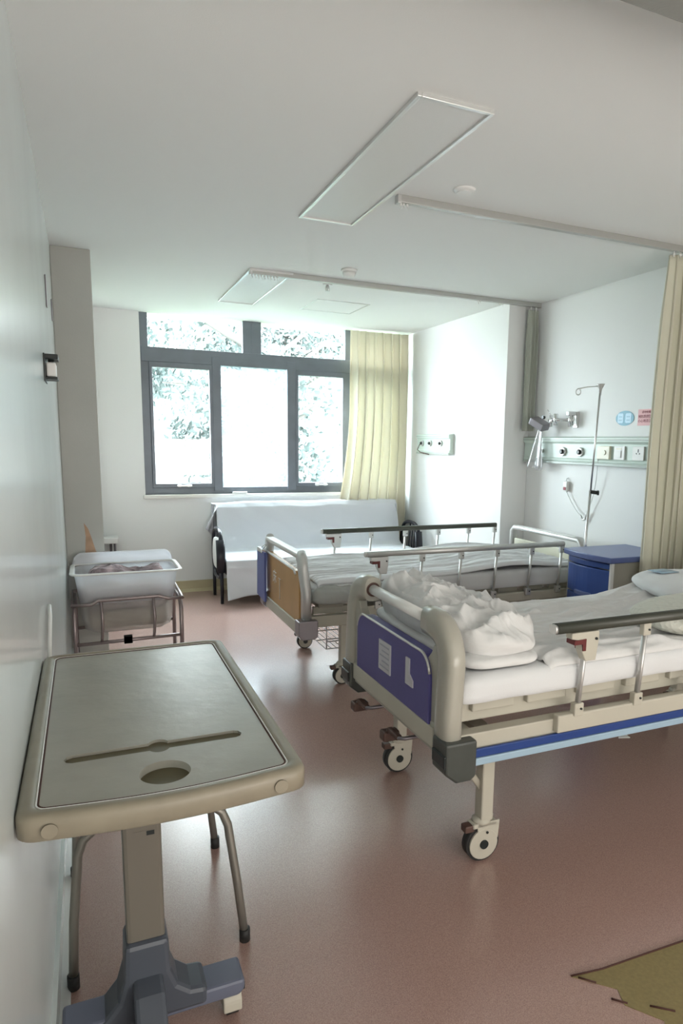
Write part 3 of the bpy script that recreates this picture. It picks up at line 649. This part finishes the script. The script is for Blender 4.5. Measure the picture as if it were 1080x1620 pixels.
# ================================================================= SOFA BED UNDER THE WINDOW
sf = thing('sofa_bed', 'black metal framed sofa bed under the window with looped armrests', 'sofa bed', (2.1, 6.45, 0))
def arm(x):
    m = MB(); cy, cz = 6.36, .45
    loop = [(x, cy+.22*math.copysign(abs(math.cos(a))**.7, math.cos(a)), cz+.23*math.copysign(abs(math.sin(a))**.75, math.sin(a))) for a in [2*PI*k/40 for k in range(40)]]
    m.tube(loop, .018, 10, closed=True); a_ = build('armrest', m, 'blackmetal', sf)
    for k, y in enumerate((6.24, 6.30, 6.36)): build('arm_bar', MB().tube([(x, y, .24), (x, y+.03, .45), (x, y, .67)], .009, 8), 'blackmetal', a_)
    build('arm_pad', MB().tube([(x-.012, 6.13, .30), (x-.012, 6.125, .45), (x-.012, 6.15, .60)], 1, 10, flat=(.02, .04)), 'blackmetal', a_)
    for y in (6.17, 6.56): build('leg', MB().cyl((x, y, 0), (x, y, .34), .016, 10), 'blackmetal', sf)
arm(1.10); arm(3.12)
build('seat_base', MB().box(1.14, 3.08, 6.16, 6.62, .26, .40, .02), 'blackmetal', sf)
m = MB(); m.prism([(6.50, .40), (6.62, .86), (6.70, .86), (6.60, .40)], 'x', 1.16, 3.04); build('backrest', m, 'seat', sf, bevel=.02)
# sheet over it
def sof(u, v):
    x = 1.135+1.93*u
    pr_ = [(6.755, .55), (6.752, .80), (6.74, .87), (6.70, .895), (6.63, .89), (6.60, .85), (6.555, .66), (6.50, .46), (6.46, .43), (6.30, .425), (6.17, .42), (6.12, .40), (6.10, .33), (6.09, .16), (6.075, .02)]
    i = v*(len(pr_)-1); k = min(int(i), len(pr_)-2); f_ = i-k; y = pr_[k][0]*(1-f_)+pr_[k+1][0]*f_; z = pr_[k][1]*(1-f_)+pr_[k+1][1]*f_
    if z < .35 and v > .6: z += (.35-z)/.33*(.045*math.sin(min(1, max(0, (u-.02)/.4))*PI)**2+.05*N(u*6, 0, 3)+.02)
    if v < .45: x += (.5-u)*.02*(v < .2); z += .012*N(u*7, v*3, 2)
    y += .010*N(x*5, z*6, 5)+.006*ridge(x*3+z*4, z*3, 7)
    z += .006*ridge(x*2, y*7, 4)*(1 if .45 < v < .8 else .3)
    if v < .3 and u < .06: x -= .03
    return (x, y, z)
sh = thing('sofa_cover', 'white sheet draped over the back, seat and front of the sofa bed', 'sheet', (2.1, 6.4, 0))
build('main_drape', MB().grid(sof, 180, 110), 'sofasheet', sh, solid=.004)
def cornerdrape(xs, s):
    return lambda u, v: (xs-s*(.01+.11*v*u+.012*N(u*5, v*5, 3)), 6.74-.17*u*(1-.1*v)+.01*math.sin(u*14)*v, .885-.03*u-.36*v*(1-.45*u))
build('corner_drape', MB().grid(cornerdrape(1.15, 1), 20, 30), 'sofasheet', sh, solid=.003)
build('corner_drape', MB().grid(cornerdrape(3.04, -.35), 20, 30), 'sofasheet', sh, solid=.003)
pillow('bundled_cushion', 'white cushion stuffed inside the left armrest loop of the sofa bed', 1.10, 6.37, .30, .06, .30, .30, 'paper', seed=2)
tag(build('folded_paper', MB().prism([(1.33, YW-.02), (1.48, YW-.03), (1.49, YW+.03), (1.35, YW+.035)], 'z', WZ0+.001, WZ0+.02), 'paper', None, bevel=.004), 'small folded white paper lying on the window sill', 'paper')

# ================================================================= BASSINET
bx0, bx1, by0, by1 = -.10, .505, 4.33, 4.70
bs = thing('bassinet', 'hospital bassinet trolley with a deep clear plastic tub by the left wall', 'bassinet', (.2, 4.5, 0))
def tubwall(lo, hi, ins0, ins1, r=.07, n=12):
    m = MB(); A = rrect(bx0+ins0, bx1-ins0, by0+ins0*.7, by1-ins0*.7, r); B = rrect(bx0+ins1, bx1-ins1, by0+ins1*.7, by1-ins1*.7, r)
    a = [m.bm.verts.new((x, y, lo)) for x, y in A]; b = [m.bm.verts.new((x, y, hi)) for x, y in B]; n = len(a)
    for k in range(n): f_ = m.bm.faces.new((a[k], a[(k+1) % n], b[(k+1) % n], b[k])); f_.smooth = True
    return m, a
m, _ = tubwall(.50, .685, .03, .005); tub = build('tub', m, 'tubwhite', bs, solid=.004)
rim_ = MB().tube([(x, y, .69) for x, y in rrect(bx0-.008, bx1+.012, by0-.008, by1+.008, .05)], 1, 10, closed=True, flat=(.006, .014)); build('rim', rim_, 'white', tub)
m = MB(); prof = [(.03, .50), (.035, .40), (.05, .335), (.085, .31)]; rings = []
for ins, z in prof: rings.append([m.bm.verts.new((x, y, z)) for x, y in rrect(bx0+ins, bx1-ins, by0+ins*.7, by1-ins*.7, .07)])
for a, b in zip(rings, rings[1:]):
    for k in range(len(a)): f_ = m.bm.faces.new((a[k], a[(k+1) % len(a)], b[(k+1) % len(a)], b[k])); f_.smooth = True
m.bm.faces.new(rings[-1]); build('clear_base', m, 'clear', tub)
build('mattress', MB().box(bx0+.07, bx1-.07, by0+.05, by1-.05, .33, .44, .03), 'softpad', tub)
m = MB(); m.grid(lambda u, v: (bx0-.01+.62*u, by1+.005+.012*math.sin(v*PI), .69+.075*v*min(1, min(u, 1-u)*14)**.4), 50, 8); build('back_lip', m, 'tubwhite', tub, solid=.004)
bl = thing('baby_blanket', 'pink and grey patterned baby blanket bundled in the bassinet tub', 'blanket', (.2, 4.5, .45))
build('cloth', lump(bx0+.05, bx1-.05, by0+.06, by1-.05, .45, lambda x, y: .236+.014*math.sin(x*19), 200, 46, .015, 6, 8), 'blanket', bl)
# frame
hoop = MB(); hz = .525
P = [(bx0-.012, by0-.03, hz-.015), (bx0+.09, by0-.03, hz-.015), (bx0+.13, by0-.03, hz+.008), (bx1-.13, by0-.03, hz+.012), (bx1-.07, by0-.03, hz-.008), (bx1+.012, by0-.03, hz-.008), (bx1+.02, by1+.02, hz-.005), (bx0-.015, by1+.02, hz-.01)]
hoop.tube(P, .011, 10, closed=True); fr_ = build('tub_hoop', hoop, 'cribtube', bs)
for x in (bx0-.005, bx1+.005):
    fm = MB(); fm.tube([(x, by0-.02, .075), (x, by0-.02, .45), (x, by0+.03, .50), (x, by1-.03, .50), (x, by1+.02, .45), (x, by1+.02, .075)], .013, 10)
    build('leg_frame', fm, 'cribtube', bs)
for y in (by1+.02, by0-.02): co = build('crossbar', MB().cyl((bx0-.005, y, .265), (bx1+.005, y, .275), .011, 10), 'cribtube', bs); build('tilt_catch', MB().box(.165, .215, by0-.035, by0-.005, .25, .30, .004), 'black', co)
for x in (.045, .345): build('cradle_rod', MB().tube([(x, by0-.03, .53), (x+.005, by0-.035, .40), (x, by0-.03, .31), (x-.005, by0-.02, .27)], .009, 8), 'cribtube', bs)
for x in (bx0-.005+.02, bx1+.005):
    for y in (by0-.02, by1+.02):
        c = build('caster', MB().box(x-.012, x+.012, y-.02, y+.02, .045, .085, .004), 'black', bs); build('wheel', MB().disc((x, y, .03), (1, 0, 0), .03, .02, 20), 'rubber', c)

# heating pipe box beyond the column
t = thing('capped_pipes', 'pair of vertical pipes with a small white cap beside the left column', 'pipes', (.19, 6.72, 0))
build('cap', MB().box(.115, .245, 6.64, YW, .535, .59, .006), 'white', t)
for x in (.18, .215): build('pipe', MB().cyl((x, 6.72, 0), (x, 6.72, .536), .011, 12), 'greymetal', t)
build('valve', MB().cyl((.13, 6.70, .42), (.175, 6.70, .42), .018, 12), 'greymetal', t)
# damaged plaster on the column
p = [(-.035, .60), (.0, .57), (.045, .58), (.086, .56), (.087, .70), (.06, .72), (.035, .76), (.015, .84), (-.005, .91), (-.03, .95), (-.022, .86), (-.03, .74)]
tag(build('plaster_scar', MB().prism(p, 'y', 4.7985, 4.8005), 'stain', None), 'brown patch of damaged plaster low on the left column', 'wall damage')

# ================================================================= LEFT WALL ITEMS
t = thing('sanitizer_holder', 'small black and white dispenser holder mounted on the left wall', 'dispenser', (XL, 3.35, 1.75))
build('bracket', MB().box(XL, XL+.006, 3.19, 3.36, 1.73, 1.845, .002).box(XL, XL+.055, 3.22, 3.36, 1.825, 1.845, .003).box(XL, XL+.05, 3.22, 3.36, 1.742, 1.752, .003), 'black', t)
build('bottle', MB().box(XL+.008, XL+.045, 3.235, 3.35, 1.753, 1.812, .006), 'white', t); build('pump', MB().cyl((XL+.026, 3.29, 1.812), (XL+.026, 3.29, 1.826), .012, 12), 'black', t)
tag(build('wall_plate', MB().box(XL, XL+.006, 3.80, 3.84, 2.13, 2.28, .002), 'greymetal'), 'narrow dark upright plate higher and nearer on the left wall', 'wall plate')
tag(build('wall_plate', MB().box(XL, XL+.006, 4.50, 4.54, 2.17, 2.29, .002), 'greymetal'), 'narrow dark upright plate close to the left column', 'wall plate')

# ================================================================= RIGHT WALL: SERVICE PANEL AND FITTINGS
def bedhead(y0, y1, z0, z1, x, label):
    t = thing('service_panel', label, 'wall panel', (x, (y0+y1)/2, z0), 'bedhead service panels')
    b = MB(); b.prism([(x, z0), (x-.045, z0+.012), (x-.05, z0+.03), (x-.042, z0+.045), (x-.042, z1-.055), (x-.055, z1-.04), (x-.055, z1-.01), (x, z1)], 'y', y0, y1); build('housing', b, 'mint', t, bevel=.003)
    build('lower_rail', MB().box(x-.056, x-.03, y0+.005, y1-.005, z0-.004, z0+.016, .003), 'mintd', t); build('upper_rail', MB().box(x-.06, x-.05, y0+.005, y1-.005, z1-.03, z1-.022, .002), 'mintd', t)
    return t
sp = bedhead(3.15, 4.86, 1.365, 1.575, XR, 'long pale green service panel above the bedside cabinet on the right wall')
xs = XR-.042
for y in (4.335, 4.13):
    o = build('gas_outlet', MB().lathe((xs-.016, y, 1.457), [(.030, 0), (.035, .004), (.035, .016)], 26, 'x'), 'satin', sp)
    build('outlet_port', MB().lathe((xs-.030, y, 1.457), [(.013, 0), (.020, .004), (.020, .016)], 20, 'x'), 'black', o)
o = build('power_socket', MB().box(xs-.012, xs, 3.48, 3.585, 1.41, 1.505, .003), 'white', sp)
m = MB()
for z in (1.475, ): m.box(xs-.014, xs-.011, 3.528, 3.534, z-.01, z+.012)
m.box(xs-.014, xs-.011, 3.515, 3.521, 1.452, 1.462, 0, Matrix.Rotation(.5, 3, 'X')); m.box(xs-.014, xs-.011, 3.543, 3.549, 1.452, 1.462, 0, Matrix.Rotation(-.5, 3, 'X')); build('socket_slots', m, 'black', o)
o = build('rocker_switch', MB().box(xs-.012, xs, 3.66, 3.765, 1.41, 1.505, .003), 'white', sp); build('rocker', MB().box(xs-.017, xs-.011, 3.69, 3.74, 1.425, 1.475, .002), 'white', o); build('indicator', MB().box(xs-.014, xs-.011, 3.69, 3.74, 1.482, 1.492), 'cream', o)
o = build('call_unit', MB().box(xs-.022, xs, 3.80, 3.93, 1.41, 1.505, .004), 'cream', sp); build('call_button', MB().lathe((xs-.028, 3.85, 1.458), [(.016, 0), (.018, .006)], 20, 'x'), 'cream', o)
# flow meter with bag at the left end
t = thing('flow_meter', 'clear oxygen flow meter with a plastic bag hanging at the panel end', 'flow meter', (XR-.09, 4.60, 1.38))
build('body', MB().cyl((xs-.03, 4.60, 1.40), (xs-.03, 4.60, 1.52), .016, 16), 'bag', t); build('valve', MB().cyl((xs, 4.60, 1.457), (xs-.045, 4.60, 1.457), .014, 14).cyl((xs-.03, 4.57, 1.457), (xs-.03, 4.63, 1.457), .010, 12), 'steel', t); build('humidifier_cup', MB().lathe((xs-.035, 4.60, 1.30), [(.02, 0), (.032, .01), (.034, .09), (.018, .1)]), 'bag', t)
build('plastic_bag', MB().grid(lambda u, v: (xs-.05-.02*math.sin(u*9)*v-.02*v, 4.57+.15*(u-.3)*(.3+v), 1.66-.34*v), 16, 16), 'bag', t, solid=.001)
# monitor/blood-pressure bracket
t = thing('wall_bracket_arm', 'jointed grey metal bracket arm fixed to the wall above the service panel', 'wall bracket', (XR, 4.26, 1.70))
build('wall_plate', MB().box(XR-.012, XR, 4.225, 4.285, 1.64, 1.765, .004), 'satin', t)
m = MB(); m.box(XR-.09, XR-.012, 4.24, 4.27, 1.735, 1.765, .004).cyl((XR-.06, 4.255, 1.65), (XR-.06, 4.255, 1.755), .014, 12).cyl((XR-.035, 4.255, 1.66), (XR-.035, 4.255, 1.75), .009, 12)
m.tube([(XR-.06, 4.255, 1.70), (XR-.10, 4.36, 1.705), (XR-.10, 4.46, 1.70)], .012, 10).cyl((XR-.10, 4.38, 1.66), (XR-.10, 4.38, 1.75), .017, 12).cyl((XR-.10, 4.44, 1.65), (XR-.10, 4.44, 1.74), .013, 12); build('arm_joints', m, 'chrome', t)
h = MB(); h.box(-.05, .05, -.07, .07, -.03, .03, .006)
R = Matrix.Rotation(.5, 3, 'X') @ Matrix.Rotation(.3, 3, 'Z')
for v in h.bm.verts: v.co = R @ v.co+Vector((XR-.12, 4.56, 1.675))
build('holder_tray', h, 'greymetal', t); build('clamp_knob', MB().disc((XR-.13, 4.50, 1.725), (1, 0, 0), .014, .02, 14), 'black', t)
build('lever', MB().cyl((XR-.10, 4.44, 1.74), (XR-.10, 4.49, 1.785), .003, 6), 'chrome', t)
# nurse call handset
t = thing('call_handset', 'white nurse call handset hung on the wall under the service panel', 'call handset', (XR-.01, 4.31, 1.15))
build('body', MB().box(XR-.032, XR-.006, 4.285, 4.335, 1.145, 1.225, .007), 'white', t); build('button', MB().box(XR-.036, XR-.03, 4.295, 4.325, 1.155, 1.18, .003), 'redink', t)
build('wall_hook', MB().tube([(XR, 4.31, 1.25), (XR-.015, 4.31, 1.245), (XR-.018, 4.31, 1.225)], .004, 8), 'chrome', t)
cd = []
A, B, C_ = Vector((XR-.02, 4.30, 1.145)), Vector((XR-.025, 4.10, .965)), Vector((XR-.05, 3.93, 1.43))
for k in range(13): a = k/12; cd.append(A.lerp(B, a)+Vector((0, 0, -.02*math.sin(a*PI))))
for k in range(1, 7): th = PI*k/7; cd.append(Vector((B.x, 4.10-.035*(1-math.cos(th))/2*1.4, .965-.022*math.sin(th))))
for k in range(16): a = k/15; cd.append(Vector((B.x, 4.045, .985)).lerp(C_, a)+Vector((0, -.03*math.sin(a*PI), -.02*math.sin(a*PI))))
build('cord', MB().tube(cd, .0035, 8), 'satin', t); build('coiled_loop', MB().tube(cd[11:21], .008, 8), 'satin', t)
# IV pole: stands in the socket at the head corner of the farther bed
t = thing('iv_pole', 'slim steel infusion pole with one curled hook rising behind the blue cabinet', 'infusion pole', (3.17, 3.68, .42))
build('pole', MB().tube([(3.15, 3.68, .42), (3.185, 3.68, 1.20)], .009, 12), 'steel', t); build('upper_pole', MB().tube([(3.185, 3.68, 1.18), (3.215, 3.68, 1.90)], .0065, 12), 'steel', t)
build('height_knob', MB().cyl((3.185, 3.68, 1.19), (3.225, 3.65, 1.185), .013, 14).disc((3.225, 3.65, 1.185), (1, -.6, 0), .017, .012, 16), 'black', t)
build('top_cap', MB().lathe((3.215, 3.68, 1.845), [(.007, 0), (.010, .04), (.024, .065), (.028, .075)], 18), 'satin', t)
hk = [(3.205, 3.69, 1.905), (3.14, 3.72, 1.90), (3.075, 3.745, 1.885)]+[(3.075+.022*(1-math.cos(a))*.9, 3.745, 1.868+.017*math.cos(a*1.0)-.0+.0) for a in ()]
hk += [(3.082+.020*math.cos(a), 3.745, 1.865+.020*math.sin(a)) for a in [PI*.75+k*PI/7 for k in range(12)]]
build('hook', MB().tube(hk, .0035, 8), 'satin', t)
# stickers
t = thing('oval_sticker', 'oval blue sticker with two pale figures on the right wall', 'sticker', (XR, 3.735, 1.70))
build('oval', MB().prism([(3.735+.088*math.cos(a), 1.702+.052*math.sin(a)) for a in [2*PI*k/36 for k in range(36)]], 'x', XR-.003, XR), 'oval', t)
for yc_ in (3.775, 3.70):
    build('pale_figure', MB().prism(rrect(yc_-.028, yc_+.028, 1.668, 1.736, .012), 'x', XR-.0042, XR-.003), 'palebl', t)
    for dz in (-.012, .012): build('figure_line', MB().box(XR-.005, XR-.0042, yc_-.016, yc_+.016, 1.700+dz-.002, 1.700+dz+.002), 'oval', t)
t = thing('pink_notice', 'small pink notice with three lines of dark lettering beside the curtain', 'notice', (XR, 3.53, 1.65))
build('board', MB().box(XR-.003, XR, 3.455, 3.61, 1.648, 1.758), 'pink', t)
for i, (s_, m_, sz) in enumerate((('请勿吸烟', 'redink', .020), ('预防跌倒坠床', 'redink', .024), ('小心地滑注意', 'redink', .024))):
    text('lettering', s_, sz, m_, t, (XR-.0035, 3.535, 1.738-i*.030), (PI/2, 0, -PI/2))
# second service panel in the window bay (on the column side)
sp = bedhead(5.72, 6.42, 1.40, 1.60, 3.25, 'short service panel on the column wall beside the window curtain')
for y in (6.30, 6.12, 5.90): 
    o = build('gas_outlet', MB().lathe((3.193, y, 1.505), [(.026, 0), (.03, .004), (.03, .016)], 22, 'x'), 'satin', sp); build('outlet_port', MB().lathe((3.18, y, 1.505), [(.012, 0), (.018, .014)], 16, 'x'), 'black', o)
build('hose', MB().tube([(3.18, 6.30, 1.50), (3.16, 6.32, 1.44), (3.17, 6.27, 1.41), (3.18, 6.10, 1.395)], .005, 8), 'brown', sp)

# ================================================================= BEDSIDE CABINET
cx0, cx1, cy0, cy1 = 2.95, 3.46, 3.17, 3.60
cb = thing('bedside_cabinet', 'blue and grey plastic bedside cabinet with bowed drawers between the two beds', 'bedside cabinet', ((cx0+cx1)/2, (cy0+cy1)/2, 0))
def bow(off, y0=cy0, y1=cy1, n=10, d=.035): return [(cx0-off-d*math.sin(PI*k/n), y0+(y1-y0)*k/n) for k in range(n+1)]
build('body', MB().box(cx0+.01, cx1, cy0, cy1, .06, .79, .006), 'abs', cb)
tpoly = bow(.02, cy0-.012, cy1+.012)+[(cx1+.01, cy1+.012), (cx1+.01, cy0-.012)]
build('top', MB().prism(tpoly, 'z', .785, .822), 'cabtop', cb, bevel=.006)
build('front_corner', MB().box(cx0-.002, cx0+.02, cy0-.002, cy0+.02, .06, .785, .004), 'white', cb)
def drawer(z0, z1, nm, grip):
    d = build(nm, MB().prism(bow(.0, cy0+.022, cy1-.022)+[(cx0+.012, cy1-.022), (cx0+.012, cy0+.022)], 'z', z0, z1), 'cabblue', cb, bevel=.005)
    if grip:
        ym = (cy0+cy1)/2
        g = [(cx0-.042-.012*math.sin(PI*k/10), ym-.075+.15*k/10) for k in range(11)]+[(cx0-.02, ym+.075), (cx0-.02, ym-.075)]
        build('finger_grip', MB().prism(g, 'z', z0-.004, z0+.020), 'cabtop', d, bevel=.004)
drawer(.742, .778, 'pull_out_shelf', False)
drawer(.55, .735, 'drawer', True); drawer(.38, .542, 'drawer', True); drawer(.09, .372, 'cabinet_door', True)
build('towel_bar', MB().tube([(3.12, cy0, .70), (3.12, cy0-.03, .70), (3.36, cy0-.03, .70), (3.36, cy0, .70)], .006, 8), 'abs', cb)
for x in (cx0+.05, cx1-.05):
    for y in (cy0+.05, cy1-.05): 
        c = build('caster', MB().box(x-.012, x+.012, y-.018, y+.018, .035, .062, .003), 'white', cb); build('wheel', MB().disc((x, y, .025), (0, 1, 0), .025, .018, 18), 'rubber', c)

# ================================================================= FOREGROUND: OVERBED TABLE
TZ = .87
tb = thing('overbed_table', 'worn beige overbed table with cup recess standing in the left foreground', 'overbed table', (.08, 1.65, 0))
tx0, tx1, ty0, ty1 = -.1385, .372, 1.185, 2.13
def outline(ins, n=10):
    x0, x1, y0, y1 = tx0+ins, tx1-ins, ty0+ins, ty1-ins; r = max(.012, .035-ins*.5)
    P = arc(x1-r, y1-r, r, 0, 90, 6)+arc(x0+r, y1-r, r, 90, 180, 6)+arc(x0+r, y0+r, r, 180, 270, 6)
    P += [(x0+r+(x1-x0-2*r)*k/14, y0-.018*math.sin(PI*k/14)) for k in range(1, 14)]
    P += arc(x1-r, y0+r, r, 270, 360, 6); return P
# top: ring of moulded edge + flat deck with slot and cup hole (boolean-cut so that the recesses are real)
m = MB(); lv = [(.012, TZ-.052), (.0, TZ-.044), (.0, TZ-.012), (.004, TZ-.003), (.012, TZ), (.024, TZ), (.030, TZ-.004)]
rings = [[m.bm.verts.new((x, y, z)) for x, y in outline(i)] for i, z in lv]; n = len(rings[0])
for a, b in zip(rings, rings[1:]):
    for k in range(n): f_ = m.bm.faces.new((a[k], a[(k+1) % n], b[(k+1) % n], b[k])); f_.smooth = True
m.bm.faces.new(rings[0][::-1]); 
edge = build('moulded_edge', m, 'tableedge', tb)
deck = build('table_top', MB().prism(outline(.0295), 'z', TZ-.03, TZ-.004), 'tabletop', tb)
cut = MB(); cut.lathe((.112, 1.278, TZ-.020), [(.047, 0), (.050, .05)], 48)
cut2 = MB(); sy = 1.40; sx0, sx1 = -.068, .285; P = []
P += [(sx1, sy), (sx1-.005, sy+.010), (sx1-.015, sy+.014)] + [(.112+.024*math.cos(a), sy+.024*math.sin(a)) for a in [.62+k*(PI-1.24)/10 for k in range(11)]] + [(sx0+.015, sy+.014), (sx0+.005, sy+.010), (sx0, sy), (sx0+.005, sy-.010), (sx0+.015, sy-.014)] + [(.112+.024*math.cos(a), sy+.024*math.sin(a)) for a in [PI+.62+k*(PI-1.24)/10 for k in range(11)]] + [(sx1-.015, sy-.014), (sx1-.005, sy-.010)]
P = [(x, sy+(y-sy)*1.3) for x, y in P]; cut2.prism(P, 'z', TZ-.011, TZ+.02)
def boolcut(target, mbs):
    for k, c in enumerate(mbs):
        bmesh.ops.recalc_face_normals(c.bm, faces=c.bm.faces)
        off = origin(target)
        for v in c.bm.verts: v.co -= off
        me = bpy.data.meshes.new('cutter'); c.bm.to_mesh(me); c.bm.free(); o = bpy.data.objects.new('cutter', me); COL.objects.link(o); o.location = off
        md = target.modifiers.new('cut', 'BOOLEAN'); md.operation = 'DIFFERENCE'; md.object = o; md.solver = 'EXACT'
        bpy.context.view_layer.update(); dg = bpy.context.evaluated_depsgraph_get(); nm = bpy.data.meshes.new_from_object(target.evaluated_get(dg)); target.modifiers.remove(md); target.data = nm
        bpy.data.objects.remove(o)
boolcut(deck, [cut, cut2])
build('cup_recess', MB().lathe((.112, 1.278, TZ-.0225), [(.047, 0), (.047, .0035)], 40), 'groove', deck)
s_ = MB(); s_.prism(P, 'z', TZ-.012, TZ-.0102); build('pen_slot', s_, 'groove', deck)
build('groove_highlight', MB().tube([(x, y, TZ-.0035) for x, y in outline(.031)], .0016, 6, closed=True), 'white', deck)  # white line painting the highlight along the rim groove
build('inlay_seam', MB().tube([(x, y, TZ-.0038) for x, y in outline(.0345)], .0016, 6, closed=True), 'seam', deck)
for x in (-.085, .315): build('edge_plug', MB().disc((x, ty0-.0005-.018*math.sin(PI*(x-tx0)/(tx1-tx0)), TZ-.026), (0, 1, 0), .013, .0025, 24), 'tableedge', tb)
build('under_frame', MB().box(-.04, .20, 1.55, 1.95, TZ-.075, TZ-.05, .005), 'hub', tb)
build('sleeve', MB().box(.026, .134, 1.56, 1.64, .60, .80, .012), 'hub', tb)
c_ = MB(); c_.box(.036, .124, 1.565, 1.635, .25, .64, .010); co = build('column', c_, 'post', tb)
lb = build('rating_label', MB().box(.06, .11, 1.5642, 1.5652, .553, .585), 'post', co); build('label_mark', MB().box(.09, .108, 1.5636, 1.5644, .572, .583), 'black', lb)
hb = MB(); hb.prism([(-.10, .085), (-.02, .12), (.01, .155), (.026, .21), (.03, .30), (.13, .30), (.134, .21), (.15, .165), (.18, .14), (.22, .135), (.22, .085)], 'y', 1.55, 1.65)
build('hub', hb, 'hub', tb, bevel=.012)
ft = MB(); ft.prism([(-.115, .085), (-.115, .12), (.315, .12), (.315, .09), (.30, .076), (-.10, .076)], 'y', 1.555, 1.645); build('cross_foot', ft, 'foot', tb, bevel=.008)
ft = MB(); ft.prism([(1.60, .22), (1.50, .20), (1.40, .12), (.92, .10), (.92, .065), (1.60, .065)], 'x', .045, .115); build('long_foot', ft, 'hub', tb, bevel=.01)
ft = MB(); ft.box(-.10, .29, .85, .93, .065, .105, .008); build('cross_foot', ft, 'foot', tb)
for x, y in ((.285, 1.60), (-.095, 1.60), (.26, .89), (-.07, .89)):
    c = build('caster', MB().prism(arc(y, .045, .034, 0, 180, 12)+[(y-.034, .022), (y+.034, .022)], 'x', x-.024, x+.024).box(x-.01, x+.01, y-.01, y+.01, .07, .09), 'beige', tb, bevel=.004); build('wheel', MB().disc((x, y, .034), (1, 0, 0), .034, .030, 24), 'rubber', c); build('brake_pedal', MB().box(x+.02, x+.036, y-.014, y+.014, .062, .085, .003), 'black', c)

# ================================================================= FOLDING CHAIR UNDER THE TABLE
ch = thing('tube_stool', 'grey tube-legged stool standing under the overbed table against the wall', 'stool', (.14, 2.09, 0))
def uleg(y, lean):
    pts = [(-.098, y, .015), (-.088, y+lean*.25, .20), (-.070, y+lean*.6, .38), (-.055, y+lean*.7, .42), (-.025, y+lean*.75, .445), (.02, y+lean*.8, .452), (.25, y+lean*.8, .452), (.29, y+lean*.75, .445), (.318, y+lean*.7, .42), (.333, y+lean*.6, .38), (.355, y+lean*.25, .20), (.374, y, .015)]
    l = build('leg_frame', MB().tube(pts, .0125, 12), 'chairtube', ch)
    for x in (-.098, .374): build('rubber_foot', MB().cyl((x, y, 0), (x, y, .04), .016, 14), 'rubber', l)
uleg(1.84, .03); uleg(2.355, -.03)
build('seat', MB().box(-.07, .33, 1.85, 2.34, .455, .49, .015), 'seat', ch)
# thin white strip on the wall behind the table
tag(build('cable', MB().tube([(XL+.012, 2.14, .79), (XL+.012, 2.25, .87), (XL+.012, 2.36, .93), (XL+.008, 2.43, .95)], .006, 8), 'white'), 'short white cord along the left wall behind the overbed table', 'cord')

# ================================================================= FLOOR PATCH
p = [(1.20, 1.336), (1.30, 1.322), (1.45, 1.318), (1.61, 1.313), (2.1, 1.30), (2.1, .7), (1.25, .7), (1.29, 1.05), (1.33, 1.12), (1.27, 1.20), (1.29, 1.25)]
t = thing('floor_patch', 'olive tan vinyl patch with torn dark edge on the floor in the near right corner', 'floor patch', (1.6, 1.1, 0))
build('vinyl', MB().prism(p, 'z', .0, .002), 'patch', t)
for a in ([(1.20, 1.337, .003), (1.30, 1.323, .003), (1.45, 1.319, .003), (1.61, 1.314, .003), (2.1, 1.30, .003)], [(1.215, 1.325, .003), (1.25, 1.29, .003)], [(1.25, 1.23, .003), (1.28, 1.20, .003)], [(1.33, 1.17, .003), (1.38, 1.13, .003)]):
    build('open_seam', MB().tube(a, .0028, 6), 'seam', t)
tag(build('paper_scrap', MB().prism([(2.47, 2.52), (2.53, 2.50), (2.54, 2.54), (2.50, 2.55)], 'z', .0005, .004), 'paper'), 'tiny white scrap of paper on the floor under the nearer bed', 'scrap')
